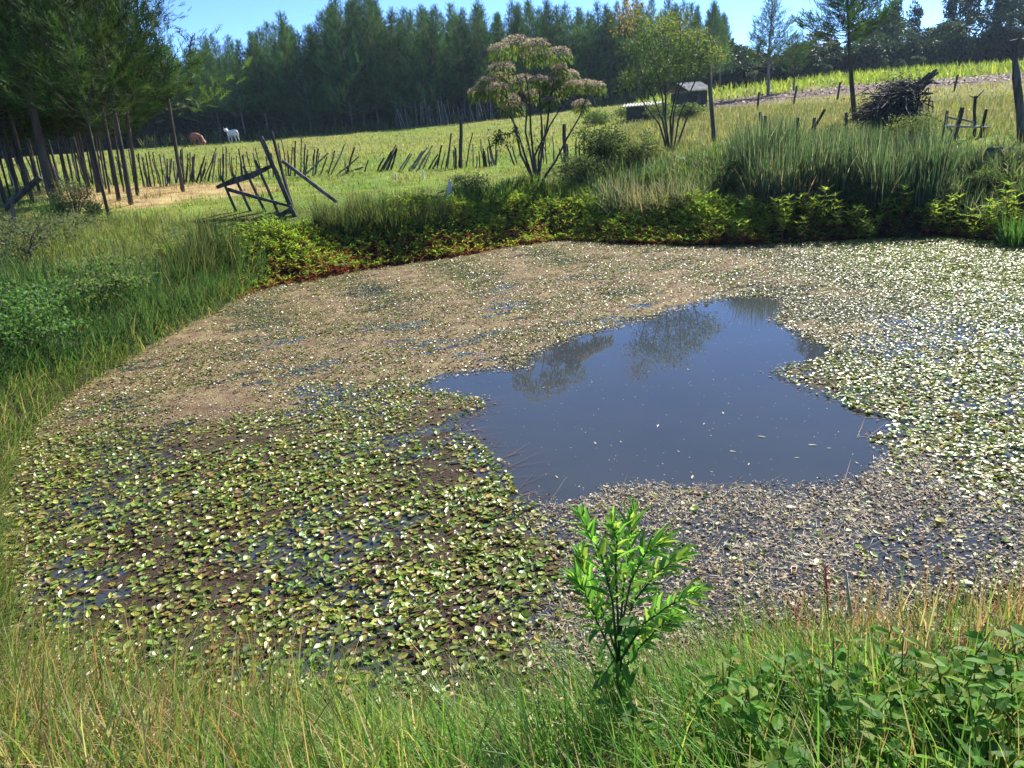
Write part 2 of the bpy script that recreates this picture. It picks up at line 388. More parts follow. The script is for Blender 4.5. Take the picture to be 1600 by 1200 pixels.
# grove of slender cypresses on the left
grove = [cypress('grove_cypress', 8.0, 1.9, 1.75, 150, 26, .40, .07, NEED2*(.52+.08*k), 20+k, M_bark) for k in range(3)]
trunks = [(30, 312, 0, 175), (44, 296, 6, 180), (62, 302, 22, 150), (97, 306, 52, 175), (86, 322, 34, 70), (108, 286, 70, 150), (131, 277, 98, 155), (156, 301, 124, 146), (150, 282, 138, 150),
          (186, 314, 158, 150), (205, 320, 170, 115), (215, 306, 194, 140), (172, 346, 126, 146), (12, 330, -28, 180), (118, 300, 88, 160), (72, 284, 40, 170), (178, 290, 156, 160), (20, 290, -14, 160), (-20, 320, -60, 170),
          (-45, 300, -85, 160), (-70, 325, -110, 170), (140, 296, 112, 160), (52, 318, 14, 180), (-5, 280, -40, 160), (92, 282, 60, 160), (36, 284, 8, 170), (58, 288, 28, 160), (122, 284, 98, 160), (166, 296, 146, 160), (194, 300, 172, 160), (196, 286, 180, 160), (80, 296, 50, 160), (112, 310, 78, 165), (4, 300, -30, 170), (-30, 290, -62, 165), (26, 300, -6, 170), (48, 306, 16, 170), (68, 294, 38, 160), (76, 308, 42, 165), (104, 292, 76, 160), (126, 292, 100, 160), (138, 306, 108, 160), (146, 290, 124, 160), (160, 288, 142, 160), (172, 304, 148, 160), (182, 302, 160, 160), (200, 308, 178, 150), (16, 308, -20, 170), (60, 280, 32, 160)]
seen = set(); 
for k, (bx, by, tx, ty) in enumerate(trunks):
    p = hit(bx, by); q = at_depth(tx, ty, p[1]); d = q-p; pr = k % 3
    big = 1.2 if k in (1, 4, 7) else (.52 if k in (8, 12, 14, 16) or k > 24 else .75)
    o = place(grove[pr], p, big**.35, k*1.3, first=pr not in seen); seen.add(pr)
    o.rotation_mode = 'QUATERNION'; o.rotation_quaternion = Vector((0, 0, 1)).rotation_difference(Vector(d)) @ Matrix.Rotation(k*1.3, 3, 'Z').to_quaternion()
    for ch in o.children:
        if ch.name.startswith('trunk'): ch.scale = (big, big, 1)
    tag(o, 'slender dark cypress with bare trunk in the grove at the left edge', 'tree', 'cypresses of the left grove')
    if k in (1, 4, 7): tag(o, {1: 'thick-trunked cypress at the far left of the grove, leftmost of the three stout trunks', 4: 'stout cypress trunk beside the dark plank, middle one of the three stout trunks', 7: 'stout cypress behind the wispy grey-brown bush, rightmost of the three stout trunks'}[k])
    if k == 12: tag(o, 'thin cypress standing nearest the pond at the front of the left grove')
    if k == 11: tag(o, 'cypress at the right-hand edge of the left grove beside the dry straw patch')
lone = cypress('lone_cypress', 5.6, 1.75, 1.75, 60, 24, .34, .05, NEED2*1.25, 31, M_bark, sparse=True, rise=.5, top=.9)
p = hit(286, 300); d = at_depth(244, 70, p[1])-p
lone.location = p; lone.rotation_mode = 'QUATERNION'; lone.rotation_quaternion = Vector((0, 0, 1)).rotation_difference(Vector(d))
tag(lone, 'open, sparse cypress leaning left, standing alone between grove and cows', 'tree')

# plantation wall behind the field
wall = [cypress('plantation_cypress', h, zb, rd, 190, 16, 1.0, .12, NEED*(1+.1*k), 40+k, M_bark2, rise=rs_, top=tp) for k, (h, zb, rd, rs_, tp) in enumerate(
    [(12, 1.8, 3.1, .75, 1.0), (13, 2.8, 2.7, .95, 1.1), (11.5, 1.0, 3.3, .6, .9), (13.5, 3.2, 2.9, 1.05, 1.2), (10.5, .8, 3.2, .8, 1.0)])]
sil = [(-230, 40), (100, 50), (215, 70), (300, 75), (345, 58), (372, 60), (410, 52), (445, 25), (470, 22), (495, 50), (530, 5), (560, -12), (590, -20), (620, 0), (650, 20), (672, 8), (700, 6), (730, 10), (750, 4), (785, 12), (820, 0), (860, 5), (900, 8), (950, 2), (1000, 0), (1040, 5), (1080, 2), (1105, 12), (1130, 50)]
sx = [a for a, b in sil]; sy = [b for a, b in sil]
seen = set(); cnt = 0; marked = set()
for row in range(6):
    px = -230+row*9
    while px < 1135:
        y0 = 70+row*2.6+RS.uniform(-.8, .8)
        if px < 330: y0 += 4
        base_dir = ray(px, 195); x = base_dir[0]/base_dir[1]*y0
        p = ground_at(x, y0); top = np.interp(px, sx, sy)+RS.uniform(-6, 14) if row < 3 else np.interp(px, sx, sy)+RS.uniform(8, 30)
        hh = max(7.0, at_depth(px, top, y0)[2]-p[2]); pr = RS.randint(5); s = hh/[12, 13, 11.5, 13.5, 10.5][pr]
        o = place(wall[pr], p, s, RS.rand()*6.28, tilt=(RS.normal(0, .02), RS.normal(0, .02)), first=pr not in seen); seen.add(pr); cnt += 1
        tag(o, 'tall dark cypress in the dense plantation wall behind the pasture', 'tree', 'plantation cypresses behind the pasture')
        if row == 0:
            for lx, lt in ((309, 'plantation cypress rising straight behind the brown cow'), (366, 'plantation cypress rising straight behind the white cow'), (445, 'plantation cypress above the two posts of the broken gate'), (560, 'tallest pointed plantation cypress left of centre'), (718, 'plantation cypress straight behind the tall thick fence post'), (825, 'plantation cypress straight behind the purple-flowered shrub')):
                if abs(px-lx) < 14 and lx not in marked: marked.add(lx); tag(o, lt)
        px += RS.uniform(26, 46)

def leafy_tree(name, Ht, crown, nblob, nleaf, ls, col, seed, bark, r0=.12, blobr=.45, fork=.35):
    rs = np.random.RandomState(seed); root = empty(name, (0, 0, 0)); tr = MB(); cr = MB()
    zc, rx, rz = crown; f = Ht*fork
    tube(tr, [(0, 0, -.2), (.05*rs.normal(), .05*rs.normal(), f*.5), (.1*rs.normal(), .1*rs.normal(), f), (0, 0, Ht*.85)], [r0, r0*.8, r0*.65, r0*.15], 6)
    d = norm(rs.normal(size=(nblob, 3))); rr = rs.uniform(.45, 1, nblob)**.5
    B = d*rr[:, None]*np.array([rx, rx, rz])+np.array([0, 0, zc])
    for b in B[:nblob//2]:
        st = np.array([0, 0, max(f*.8, b[2]*.55)]); tube(tr, [st, (st+b)/2+np.array([0, 0, .05*Ht]), b], [r0*.35, r0*.2, .01], 4, cap=False)
    for b in B:
        m = nleaf//nblob; dd = norm(rs.normal(size=(m, 3))); p = b+dd*(rs.rand(m, 1)**.4)*blobr*rx*np.array([1, 1, .75])*rs.uniform(.6, 1.3)
        c = np.tile(col, (m, 1))*rs.uniform(.6, 1.35)*(1+.3*rs.uniform(-1, 1, (m, 1)))
        scatter(cr, LEAF_V, LEAF_T, p, frames(norm(dd+rs.normal(0, .7, (m, 3))-[0, 0, .3]), rs.uniform(-1.5, 1.5, m)), np.column_stack([ls*rs.uniform(.7, 1.3, m), ls*.55*rs.uniform(.7, 1.3, m), np.full(m, ls)]), c)
    tr.build('trunk', bark, root, True); cr.build('crown', M_tree, root)
    return root
G1 = np.array([.055, .095, .030]); G2 = np.array([.075, .115, .035]); G3 = np.array([.035, .065, .030])
def tree_px(root, px, base_y, top_y, y0, Hproto, label, cat='tree', group=None, rz=0.0, wide=1.0, copy=False):
    d = ray(px, base_y); p = ground_at(d[0]/d[1]*y0, y0); h = at_depth(px, top_y, y0)[2]-p[2]
    o = copy_tree(root) if copy else root
    o.location = p; s = h/Hproto; o.scale = (s*wide, s*wide, s); o.rotation_euler = (0, 0, rz); return tag(o, label, cat, group)
ub = leafy_tree('understory_bush', 3, (1.35, 1.7, 1.5), 30, 2600, .34, np.array([.022, .040, .018]), 60, M_bark2, .05, .4); uu = 0  # filler bushes added to block sky gaps; wood shade put into leaf colour
for px in np.arange(-230, 1140, 14):
    for row in range(2):
        y0 = 75+row*7+RS.uniform(-1.5, 1.5); d = ray(px+RS.uniform(-6, 6), 195); o = place(ub, ground_at(d[0]/d[1]*y0, y0), RS.uniform(.8, 1.35)*(1+.3*row), RS.rand()*6.28, first=uu == 0); uu += 1
        tag(o, 'dark-leaved bush added to close the shaded back of the plantation', 'bush', 'understory bushes of the plantation')
bl = [leafy_tree('broadleaf_tree', 8, (4.4, 2.9, 3.4), 40, 4800, .42, G1, 61, M_bark2, blobr=.36), leafy_tree('broadleaf_tree', 8, (4.2, 2.5, 3.6), 38, 4400, .40, G2, 62, M_bark2, blobr=.36),
      leafy_tree('broadleaf_tree', 8, (4.5, 3.1, 3.3), 40, 4800, .42, G3, 63, M_bark2, blobr=.36)]
for px in np.arange(1125, 1640, 15):
    y0 = 71+RS.uniform(-2, 3); d = ray(px, 120); o = place(ub, ground_at(d[0]/d[1]*y0, y0), RS.uniform(.55, .95), RS.rand()*6.28); tag(o, 'dark bush along the foot of the right wood above the crop', 'bush', 'bushes along the foot of the right wood')
eu = [leafy_tree('eucalyptus_tree', 12, (7.4, 1.7, 4.4), 34, 3600, .42, np.array([.045, .07, .04]), 64, M_bark2, .13, .5, .6), leafy_tree('eucalyptus_tree', 12, (7.6, 3.0, 4.2), 40, 4600, .45, np.array([.035, .06, .035]), 65, M_bark2, .16, .42, .55)]
RED = leafy_tree('russet_tree', 8, (4.8, 2.1, 2.6), 24, 2200, .40, np.array([.11, .075, .04]), 66, M_bark2)
used = set()
far = [(1150, 70, 0), (1175, 78, 1), (1140, 95, 2), (1215, 85, 1), (1262, 62, 0), (1300, 70, 1), (1350, 45, 0), (1370, 18, 2), (1385, 60, 1), (1412, 70, 0), (1440, 45, 2), (1460, 68, 1), (1482, 32, 0), (1515, 60, 2), (1545, 45, 1), (1570, 65, 0), (1600, 60, 2), (1640, 50, 1), (1180, 110, 0), (1230, 118, 2), (1290, 100, 2), (1320, 95, 1), (1405, 92, 2), (1470, 90, 1), (1535, 88, 0), (1590, 90, 1), (1165, 100, 2), (1205, 100, 0), (1255, 95, 1), (1275, 108, 0), (1340, 88, 2), (1360, 98, 0), (1380, 92, 1), (1430, 86, 0), (1445, 95, 2), (1495, 85, 2), (1515, 94, 1), (1560, 84, 2)]
for k, (px, ty, pr) in enumerate(far):
    y0 = 76+RS.uniform(-3, 5)-(6 if ty > 85 else 0)
    tree_px(bl[pr], px, 110, ty, y0, 8, 'leafy green tree in the mixed wood above the crop strip on the right', 'tree', 'mixed wood above the crop strip', RS.rand()*6.28, RS.uniform(1.0, 1.4), pr in used); used.add(pr)
tree_px(eu[0], 1392, 110, -2, 84, 12, 'slim eucalyptus, left one of the tall narrow pair in the right wood', rz=.4, wide=.8)
tree_px(eu[0], 1420, 108, 2, 83, 12, 'slim eucalyptus, right one of the tall narrow pair in the right wood', rz=2.1, wide=.75, copy=True)
tree_px(eu[1], 1545, 95, -60, 72, 12, 'huge dark eucalyptus towering at the top right corner', rz=.3, wide=1.05)
tree_px(eu[1], 1590, 95, -45, 76, 12, 'dark eucalyptus at the right edge behind the tall post', rz=2.5, wide=.9, copy=True)
tree_px(eu[1], 1492, 98, -50, 80, 12, 'open eucalyptus with bare pale stem left of the huge dark one', rz=4.0, wide=.55, copy=True)
tree_px(RED, 1280, 120, 38, 80, 8, 'russet-topped tree behind the pruned cypress on the right', wide=.9)
tree_px(RED, 1505, 100, 62, 70, 8, 'russet leafy tree above the bright crop at the right', rz=1.7, wide=1.0, copy=True)
darkc = cypress('dark_round_cypress', 4.4, 1.5, 1.15, 90, 12, .5, .07, NEED*.9, 71, M_bark, rise=.5, top=1.6)
tree_px(darkc, 1240, 138, 52, 50, 4.4, 'compact dark round-headed conifer between the open conifer and the pruned cypress', wide=1.0)
openc = cypress('open_conifer', 7.0, 1.9, 2.3, 90, 30, .6, .13, NEED2*.9, 72, M_bark2, rise=.8, top=1.0)
tree_px(openc, 1200, 147, -12, 48, 7.0, 'tall open conifer with upswept branches against the sky, right of centre')
edge = cypress('edge_conifer', 8, 2.0, 1.9, 80, 12, .6, .1, NEED, 73, M_bark2, rise=.9)
tree_px(edge, 1125, 148, 36, 66, 8, 'broad dark conifer closing the right end of the plantation wall')
prun = cypress('pruned_cypress', 4.6, 2.2, 1.35, 120, 34, .32, .075, NEED*.95, 74, M_bark, rise=.7, top=1.2)
p = hit(1337, 197); d = at_depth(1326, 60, p[1])-p; prun.location = p; prun.rotation_mode = 'QUATERNION'; prun.rotation_quaternion = Vector((0, 0, 1)).rotation_difference(Vector(d))
prun.scale = (1, 1, 1); tag(prun, 'pruned young cypress with long bare trunk left of the brushwood heap', 'tree')

# ------------------------------------------------------------------ cows
def cow(name, loc, rz, skin, label, graze):
    root = empty(name, loc, rz, label, 'cow'); root.scale = (.74, .74, .74)
    J = [((-.62, 0, 1.02), .25), ((-.25, 0, .98), .30), ((.2, 0, .98), .31), ((.6, 0, 1.03), .25), ((.85, 0, 1.08 if not graze else .9), .15)]
    if graze: J += [((1.12, 0, .55), .12), ((1.25, 0, .32), .13), ((1.38, 0, .14), .075)]
    else: J += [((1.1, 0, 1.32), .12), ((1.28, 0, 1.36), .13), ((1.52, 0, 1.2), .075)]
    E = [(k, k+1) for k in range(7)]
    def chain(par, pts):
        a = par
        for p_, r_ in pts: J.append((p_, r_)); E.append((a, len(J)-1)); a = len(J)-1
    for s in (-1, 1):
        chain(0, [((-.68, s*.16, .78), .15), ((-.60, s*.17, .55), .085), ((-.74, s*.17, .36), .055), ((-.70, s*.17, .06), .05)])
        chain(3, [((.62, s*.15, .72), .13), ((.64, s*.15, .38), .065), ((.63, s*.15, .06), .05)])
        hd = J[6][0]; chain(6, [((hd[0]-.02, s*.16, hd[2]+.06), .045), ((hd[0]-.05, s*.27, hd[2]+.03), .03)])
    chain(0, [((-.9, 0, 1.1), .05), ((-.96, 0, .8), .03), ((-.97, 0, .45), .045)])
    me = bpy.data.meshes.new('body'); me.from_pydata([j[0] for j in J], E, []); me.materials.append(skin)
    o = bpy.data.objects.new('body', me); COLL.objects.link(o); o.parent = root
    sk = o.modifiers.new('skin', 'SKIN'); sk.use_smooth_shade = True
    for k, j in enumerate(J): me.skin_vertices[0].data[k].radius = (j[1], j[1]*(1.18 if k in (1, 2) else 1))
    me.skin_vertices[0].data[1].use_root = True
    ss = o.modifiers.new('sub', 'SUBSURF'); ss.levels = 2; ss.render_levels = 2
    for s in (-1, 1):
        hb = MB(); hd = J[6][0]; tube(hb, [(hd[0]-.02, s*.07, hd[2]+.1), (hd[0]-.02, s*.16, hd[2]+.17), (hd[0]+.03, s*.19, hd[2]+.27)], [.025, .02, .005], 5); hb.build('horn', M_pale, root, True)
    return root
def hide(name, c1, c2, sc):
    m, N, L, p = mat_new(name); tc = N.new('ShaderNodeTexCoord'); n = N.new('ShaderNodeTexNoise'); n.inputs['Scale'].default_value = sc
    L.new(tc.outputs['Object'], n.inputs['Vector']); r = N.new('ShaderNodeValToRGB'); r.color_ramp.elements[0].position = .42; r.color_ramp.elements[1].position = .6
    r.color_ramp.elements[0].color = (*c1, 1); r.color_ramp.elements[1].color = (*c2, 1); L.new(n.outputs[0], r.inputs[0]); L.new(r.outputs[0], p.inputs['Base Color']); p.inputs['Roughness'].default_value = .6
    return m
d = ray(309, 228); cow('cow', ground_at(d[0]/d[1]*62, 62), R(-35), hide('brown_hide', (.22, .06, .022), (.34, .10, .035), 2), 'brown cow with lowered head grazing below the plantation', True)
d = ray(366, 222); cow('cow', ground_at(d[0]/d[1]*62, 62), R(138), hide('white_hide', (.62, .58, .52), (.75, .72, .68), 2), 'white cow standing in the pasture to the right of the brown one', False)

# ------------------------------------------------------------------ timber: stakes, posts, gate
def stick(name, a, b, r, mat, parent=None, ns=5, taper=.8, wob=.012):
    a = np.array(a, float); b = np.array(b, float); c = (a+b)/2; L_ = np.linalg.norm(b-a)
    t = np.linspace(0, 1, 4)[:, None]; P = a*(1-t)+b*t; P[1:3] += RS.normal(0, wob*L_, (2, 3))
    base = a if parent is None else np.array(parent.location)
    m = MB(); tube(m, P-base, r*(1-(1-taper)*t[:, 0]), ns); o = m.build(name, mat, parent, False)
    if parent is None: o.location = a
    return o
def fence(stakes, ox, oy, sc, dfun, r, mat, label, name='stake_fence', group=None):
    if sc > 5 and mat is M_wood and len(stakes) > 14: stakes = list(stakes)+[(s_[0]+RS.uniform(-14, 14), s_[1]-RS.uniform(0, 20), s_[2]+RS.uniform(-18, 14), s_[3]+RS.uniform(-10, 60)) for s_ in stakes if len(s_) == 4 and RS.rand() < .55]
    xs = [ox+s[0]/sc for s in stakes]; y0 = dfun(np.mean(xs)); c = at_depth(np.mean(xs), oy+stakes[0][1]/sc, y0); c[2] = float(H(c[0], c[1]))
    root = empty(name, c, 0, label, 'fence', group)
    for s in stakes:
        bx, by, tx, ty = ox+s[0]/sc, oy+s[1]/sc, ox+s[2]/sc, oy+s[3]/sc; y1 = dfun(bx)
        a = at_depth(bx, by, y1); b = at_depth(tx, ty, y1+RS.uniform(-.25, .25)); dirn = (b-a)/np.linalg.norm(b-a)
        gz = float(H(a[0], a[1]))
        if a[2] > gz-.1 and dirn[2] > .2: a = a-dirn*min(1.2, (a[2]-gz+.12)/dirn[2])
        stick('stake', a, b, r*(1.9 if len(s) > 4 else RS.uniform(.55, 1.0)), mat if RS.rand() < .8 or mat is M_grey else M_grey, root, 5)
    return root
Lst = [(125, 650, 85, 425), (160, 660, 115, 455), (188, 665, 145, 420), (215, 665, 170, 410), (270, 670, 205, 415), (290, 665, 262, 430), (310, 665, 270, 440), (328, 670, 297, 430), (325, 665, 325, 470), (345, 665, 365, 465), (395, 670, 378, 490), (405, 660, 440, 420), (470, 670, 450, 380), (488, 675, 497, 425), (515, 675, 517, 415), (530, 670, 535, 455), (545, 670, 555, 435), (565, 670, 640, 445), (595, 675, 650, 500), (610, 680, 612, 520), (632, 680, 735, 380), (660, 680, 720, 440), (700, 680, 735, 420), (752, 680, 757, 465), (765, 680, 770, 470)]
Lst2 = [(785, 660, 790, 370), (820, 650, 820, 370), (868, 640, 842, 420), (880, 650, 860, 450), (895, 650, 903, 445), (950, 650, 920, 385), (985, 670, 960, 430), (1000, 680, 950, 440), (1060, 680, 985, 410), (1100, 670, 1040, 420), (1130, 670, 1060, 380), (1185, 670, 1150, 450), (1215, 650, 1190, 420), (1300, 660, 1250, 340), (1320, 640, 1275, 300), (1335, 640, 1330, 400), (1350, 650, 1370, 370), (1395, 640, 1395, 320), (1435, 640, 1445, 300), (1460, 640, 1478, 350), (1475, 640, 1498, 390), (1545, 590, 1557, 390), (1560, 600, 1585, 385)]
Mst = [(75, 405, 180, 310), (120, 470, 165, 345), (160, 540, 230, 295), (175, 545, 312, 240), (190, 550, 430, 345), (215, 545, 305, 480), (320, 520, 315, 385), (320, 520, 395, 265), (240, 530, 468, 432), (340, 525, 450, 478), (400, 520, 330, 440), (465, 530, 510, 370)]
M2 = [(550, 530, 640, 355), (565, 530, 700, 300), (580, 530, 715, 290), (610, 520, 740, 245), (625, 525, 745, 270), (640, 520, 735, 300), (680, 510, 750, 280)]
Gst = [(760, 480, 860, 315), (775, 485, 872, 320), (780, 515, 900, 420), (810, 510, 960, 300), (820, 505, 985, 290), (845, 500, 1000, 270), (900, 480, 1010, 310), (925, 470, 1045, 250), (970, 440, 1030, 300)]
Rst = [(985, 500, 1090, 325), (1015, 510, 1100, 340), (1070, 510, 1120, 250), (1095, 520, 1150, 310), (1130, 530, 1200, 150), (1165, 480, 1190, 260), (1240, 480, 1228, 260), (1225, 470, 1215, 290), (1265, 490, 1270, 200), (1282, 490, 1280, 30, 1), (1310, 490, 1380, 145), (1390, 510, 1380, 240), (1410, 510, 1415, 340), (1440, 500, 1430, 300), (1470, 440, 1445, 200), (1480, 430, 1465, 280), (1505, 480, 1475, 300), (1525, 480, 1500, 265), (1550, 470, 1520, 290), (1575, 470, 1510, 195), (1575, 460, 1570, 230)]
Bst = [(490, 825, 450, 720), (505, 820, 480, 730), (640, 830, 625, 650), (655, 830, 640, 620), (690, 780, 680, 680), (745, 790, 740, 620, 1), (735, 810, 715, 740), (760, 800, 755, 720), (800, 800, 800, 700), (842, 770, 842, 660), (820, 800, 815, 720)]
dl = lambda px: np.interp(px, [80, 215, 400, 600, 780, 920], [26, 24.5, 24, 22.5, 20, 18.5])
fence(Lst, 200, 160, 5.333, dl, .028, M_wood, 'leaning stake fence between the left grove and the broken gate')
fence(Lst2, 200, 160, 5.333, dl, .028, M_wood, 'upright stake fence seen behind and through the broken gate')
fence(Mst, 480, 180, 5.333, dl, .032, M_wood, 'collapsed, crossed stakes of the fence right of the broken gate')
fence(M2, 480, 180, 5.333, dl, .034, M_wood, 'tight bunch of dark stakes leaning right in mid pasture')
fence(Gst, 480, 180, 5.333, dl, .03, M_grey, 'fallen bundle of silvery grey stakes in mid pasture')
fence(Rst, 480, 180, 5.333, dl, .028, M_wood, 'stake fence with one tall thick post left of the purple-flowered shrub')
fence(Bst, 650, 0, 3.2, dl, .028, M_wood, 'stake fence showing through the stems of the purple-flowered shrub')
gl = [(int(-20+k*9.5), 262, int(-30+k*9.5+RS.uniform(-10, 6)), 218+RS.uniform(-6, 10)) for k in range(25)]
fence(gl, 0, 18, 1.0, lambda p_: 27.0, .03, M_wood, 'dense stake fence behind the trunks of the left grove')
fs = [(x, 197-(x-640)*.045, x-RS.uniform(0, 12), 197-(x-640)*.045-RS.uniform(22, 42)) for x in np.arange(622, 778, 5.2)]
fence(fs, 0, 0, 1.0, lambda p_: 66.5, .05, M_grey, 'pale stake fence along the foot of the plantation')

def zz(zx, zy, dep): return at_depth(200+zx/5.333, 160+zy/5.333, dep)
gd = hit(462, 338)[1]
gate = empty('broken_gate', ground_at(*hit(455, 338)[:2]), 0, 'broken, tilted wooden gate of dark rails and pales with two leaning posts', 'gate')
stick('post', zz(1400, 975, gd), zz(1105, 285, gd), .042, M_wood, gate, 6, .95, .003); stick('post', zz(1400, 980, gd+.15), zz(1195, 235, gd+.1), .032, M_wood, gate, 6, .8, .006)
for a, b in (((945, 1005), (775, 612)), ((1050, 960), (870, 588)), ((1165, 955), (962, 532)), ((1255, 930), (1060, 480))): stick('pale', zz(*a, gd+.05), zz(*b, gd+.05), .026, M_wood, gate, 5, .9, .006)
def plank(name, pts, hw, th, mat, parent):
    m = MB(); P = np.array(pts)-np.array(parent.location); d = norm((P[-1]-P[0])[None])[0]; n_ = np.array([0, -1.0, 0]); u = norm(np.cross(d, n_)[None])[0]
    V = []; T = []
    for k, q in enumerate(P): V += [q+u*hw[k]-n_*th, q-u*hw[k]-n_*th, q-u*hw[k]+n_*th, q+u*hw[k]+n_*th]
    for k in range(len(P)-1):
        for j in range(4): a = 4*k+j; b = 4*k+(j+1) % 4; T += [(a, b, b+4), (a, b+4, a+4)]
    e = 4*(len(P)-1); T += [(0, 2, 1), (0, 3, 2), (e, e+1, e+2), (e, e+2, e+3)]
    m.add(V, T); return m.build(name, mat, parent)
plank('top_rail', [zz(740, 708, gd-.04), zz(880, 655, gd-.04), zz(1040, 605, gd-.04), zz(1195, 530, gd-.04)], [.028, .05, .05, .028], .022, M_wood, gate)
plank('brace', [zz(820, 722, gd-.05), zz(1100, 800, gd-.05), zz(1372, 872, gd-.05)], [.03, .026, .018], .018, M_wood, gate)
plank('bottom_rail', [zz(1170, 955, gd-.03), zz(1290, 925, gd-.03), zz(1375, 880, gd-.03)], [.035, .03, .035], .03, M_wood, gate)
for y_ in (530, 575, 630): stick('wire', zz(960, y_, gd), zz(1190, y_+4, gd), .004, M_wood, gate, 3, 1, .004)
bo = stick('fallen_beam', zz(1740, 830, gd+.1), zz(1285, 488, gd+.12), .036, M_mid, None, 7, .95, .003); tag(bo, 'grey squared beam propped on the broken gate, slanting to the rushes', 'beam')
bo = stick('leaning_board', at_depth(8, 325, 10.5), at_depth(63, 277, 10.6), .04, M_wood, None, 4, 1, .003); tag(bo, 'dark plank leaning at the left edge in front of the grove', 'plank')
stick('support', at_depth(22, 345, 10.5), at_depth(18, 315, 10.5), .03, M_wood, None, 5); bpy.data.objects['support'].name = 'short_post'; tag(bpy.data.objects['short_post'], 'short stub of post under the dark plank at the left edge', 'post')
# posts on the right
def post(b, t, y0, r, mat, label, name='fence_post', group=None):
    a = at_depth(*b, y0); c = at_depth(*t, y0); dd = (c-a)/np.linalg.norm(c-a); gz = float(H(a[0], a[1])); a = a-dd*max(0.1, (a[2]-gz+.1)/dd[2])
    return tag(stick(name, a, c, r, mat, None, 7, .9, .006), label, 'post', group)
post((1116, 224), (1108, 98), hit(1116, 224)[1], .06, M_wood, 'thick upright post at the right side of the yellow-topped tree')
post((1596, 222), (1584, 62), hit(1596, 222)[1], .075, M_wood, 'tall dark post at the right edge of the picture')
for b, t, l in (((1184, 164), (1186, 144), 'short slanted post nearest the dark post at the yellow-topped tree'), ((1241, 159), (1245, 134), 'slanted field post below the compact dark conifer'), ((1308, 158), (1313, 128), 'slanted field post just left of the pruned cypress'), ((1489, 148), (1497, 117), 'slanted field post right of the brushwood heap')):
    post(b, t, 36, .05, M_wood, l)
for b, t, l in (((1190, 197), (1188, 175), 'small stub post, left one of the low pair in the long grass'), ((1195, 197), (1196, 181), 'small stub post, right one of the low pair in the long grass'), ((1246, 200), (1247, 184), 'low stub post alone in the long grass under the dark conifer'), ((1270, 200), (1273, 184), 'broken stub post supporting a slanted stick'), ((1322, 194), (1322, 176), 'brown stub post just left of the pruned cypress trunk')):
    post(b, t, 19, .04, M_wood, l)
post((1272, 200), (1289, 171), 19.1, .035, M_wood, 'slanted stick propped against a stub post in the long grass')
def z4(x, y, dep): return at_depth(1100+x/3.2, y/3.2, dep)
fd = 15.5; fr = empty('stick_fence', ground_at(*z4(1300, 680, fd)[:2]), 0, 'rickety little fence frame of forked sticks and two rails on the right', 'fence')
for a, b, r_ in (((1197, 660), (1216, 552), .035), ((1245, 675), (1292, 538), .055), ((1348, 700), (1357, 480), .035), ((1378, 690), (1412, 546), .035), ((1402, 705), (1406, 630), .045)): 
    A = z4(*a, fd); A[2] = min(A[2], float(H(A[0], A[1]))-.1); stick('post', A, z4(*b, fd), r_, M_wood, fr, 6, .85)
stick('rail', z4(1212, 583, fd), z4(1350, 612, fd-.05), .022, M_grey, fr); stick('rail', z4(1193, 630, fd-.06), z4(1422, 636, fd-.06), .026, M_grey, fr); stick('brace', z4(1208, 622, fd), z4(1288, 712, fd), .03, M_wood, fr)
stick('fork', z4(1356, 500, fd), z4(1402, 448, fd), .016, M_wood, fr, 5, .4); stick('fork', z4(1356, 490, fd), z4(1322, 478, fd), .012, M_wood, fr, 5, .4)
m = MB(); lp = [z4(1425, 835, 13.2), z4(1470, 790, 13.2), z4(1525, 745, 13.3)]; 
for k in range(9): o_ = RS.normal(0, .06, 3); tube(m, np.array(lp)+o_-np.array(lp[0])+RS.normal(0, .03, (3, 3)), [.06, .07, .04], 6)
lo = m.build('fallen_log', M_wood); lo.location = lp[0]; tag(lo, 'dark rotten log lying in the grass at the far right bank', 'log')
# brushwood heap
bd = 16.5; bc = ground_at(*z4(900, 690, bd)[:2]); br = empty('brushwood_heap', bc, 0, 'big dark heap of cut branches with thick ends poking up to the right', 'heap')
m = MB(); tip = z4(1150, 370, bd)
outl = [(800, 610), (815, 560), (850, 515), (900, 470), (940, 440), (990, 430), (1010, 500), (1010, 560), (1005, 640), (990, 695), (930, 705), (870, 700), (820, 670), (880, 600), (930, 560), (950, 640), (900, 650)]
outl = [(x_-(y_-560)*.12, y_) for x_, y_ in outl]+[(x_+dx, y_+dy) for x_, y_ in ((900, 560), (930, 620), (880, 640), (960, 520), (860, 600), (930, 500), (950, 580), (900, 680), (970, 660)) for dx, dy in ((0, 0), (12, -10))]
for k in range(900):
    o1 = outl[RS.randint(len(outl))]; a = z4(o1[0]+RS.normal(0, 22), o1[1]+RS.normal(0, 22), bd)+np.array([0, RS.normal(0, .4), 0])
    b = z4(1060+RS.normal(0, 30), 440+RS.normal(0, 25), bd)+np.array([0, RS.normal(0, .15), 0]); t = RS.uniform(.25, .75); e = a*(1-t)+b*t; md = (a+e)/2+RS.normal(0, .1, 3)
    tube(m, np.array([e, md, a])-bc, [RS.uniform(.012, .024), .013, .005], 3, cap=False)
tag(m.build('twig_mass', M_wood, br), kind='stuff')
lf = MB(); n = 4200; o1 = np.array(outl)[RS.randint(len(outl), size=n)]+RS.normal(0, 28, (n, 2)); P = np.array([z4(a, b, bd) for a, b in o1])+np.column_stack([np.zeros(n), RS.normal(0, .38, n), np.zeros(n)])-bc
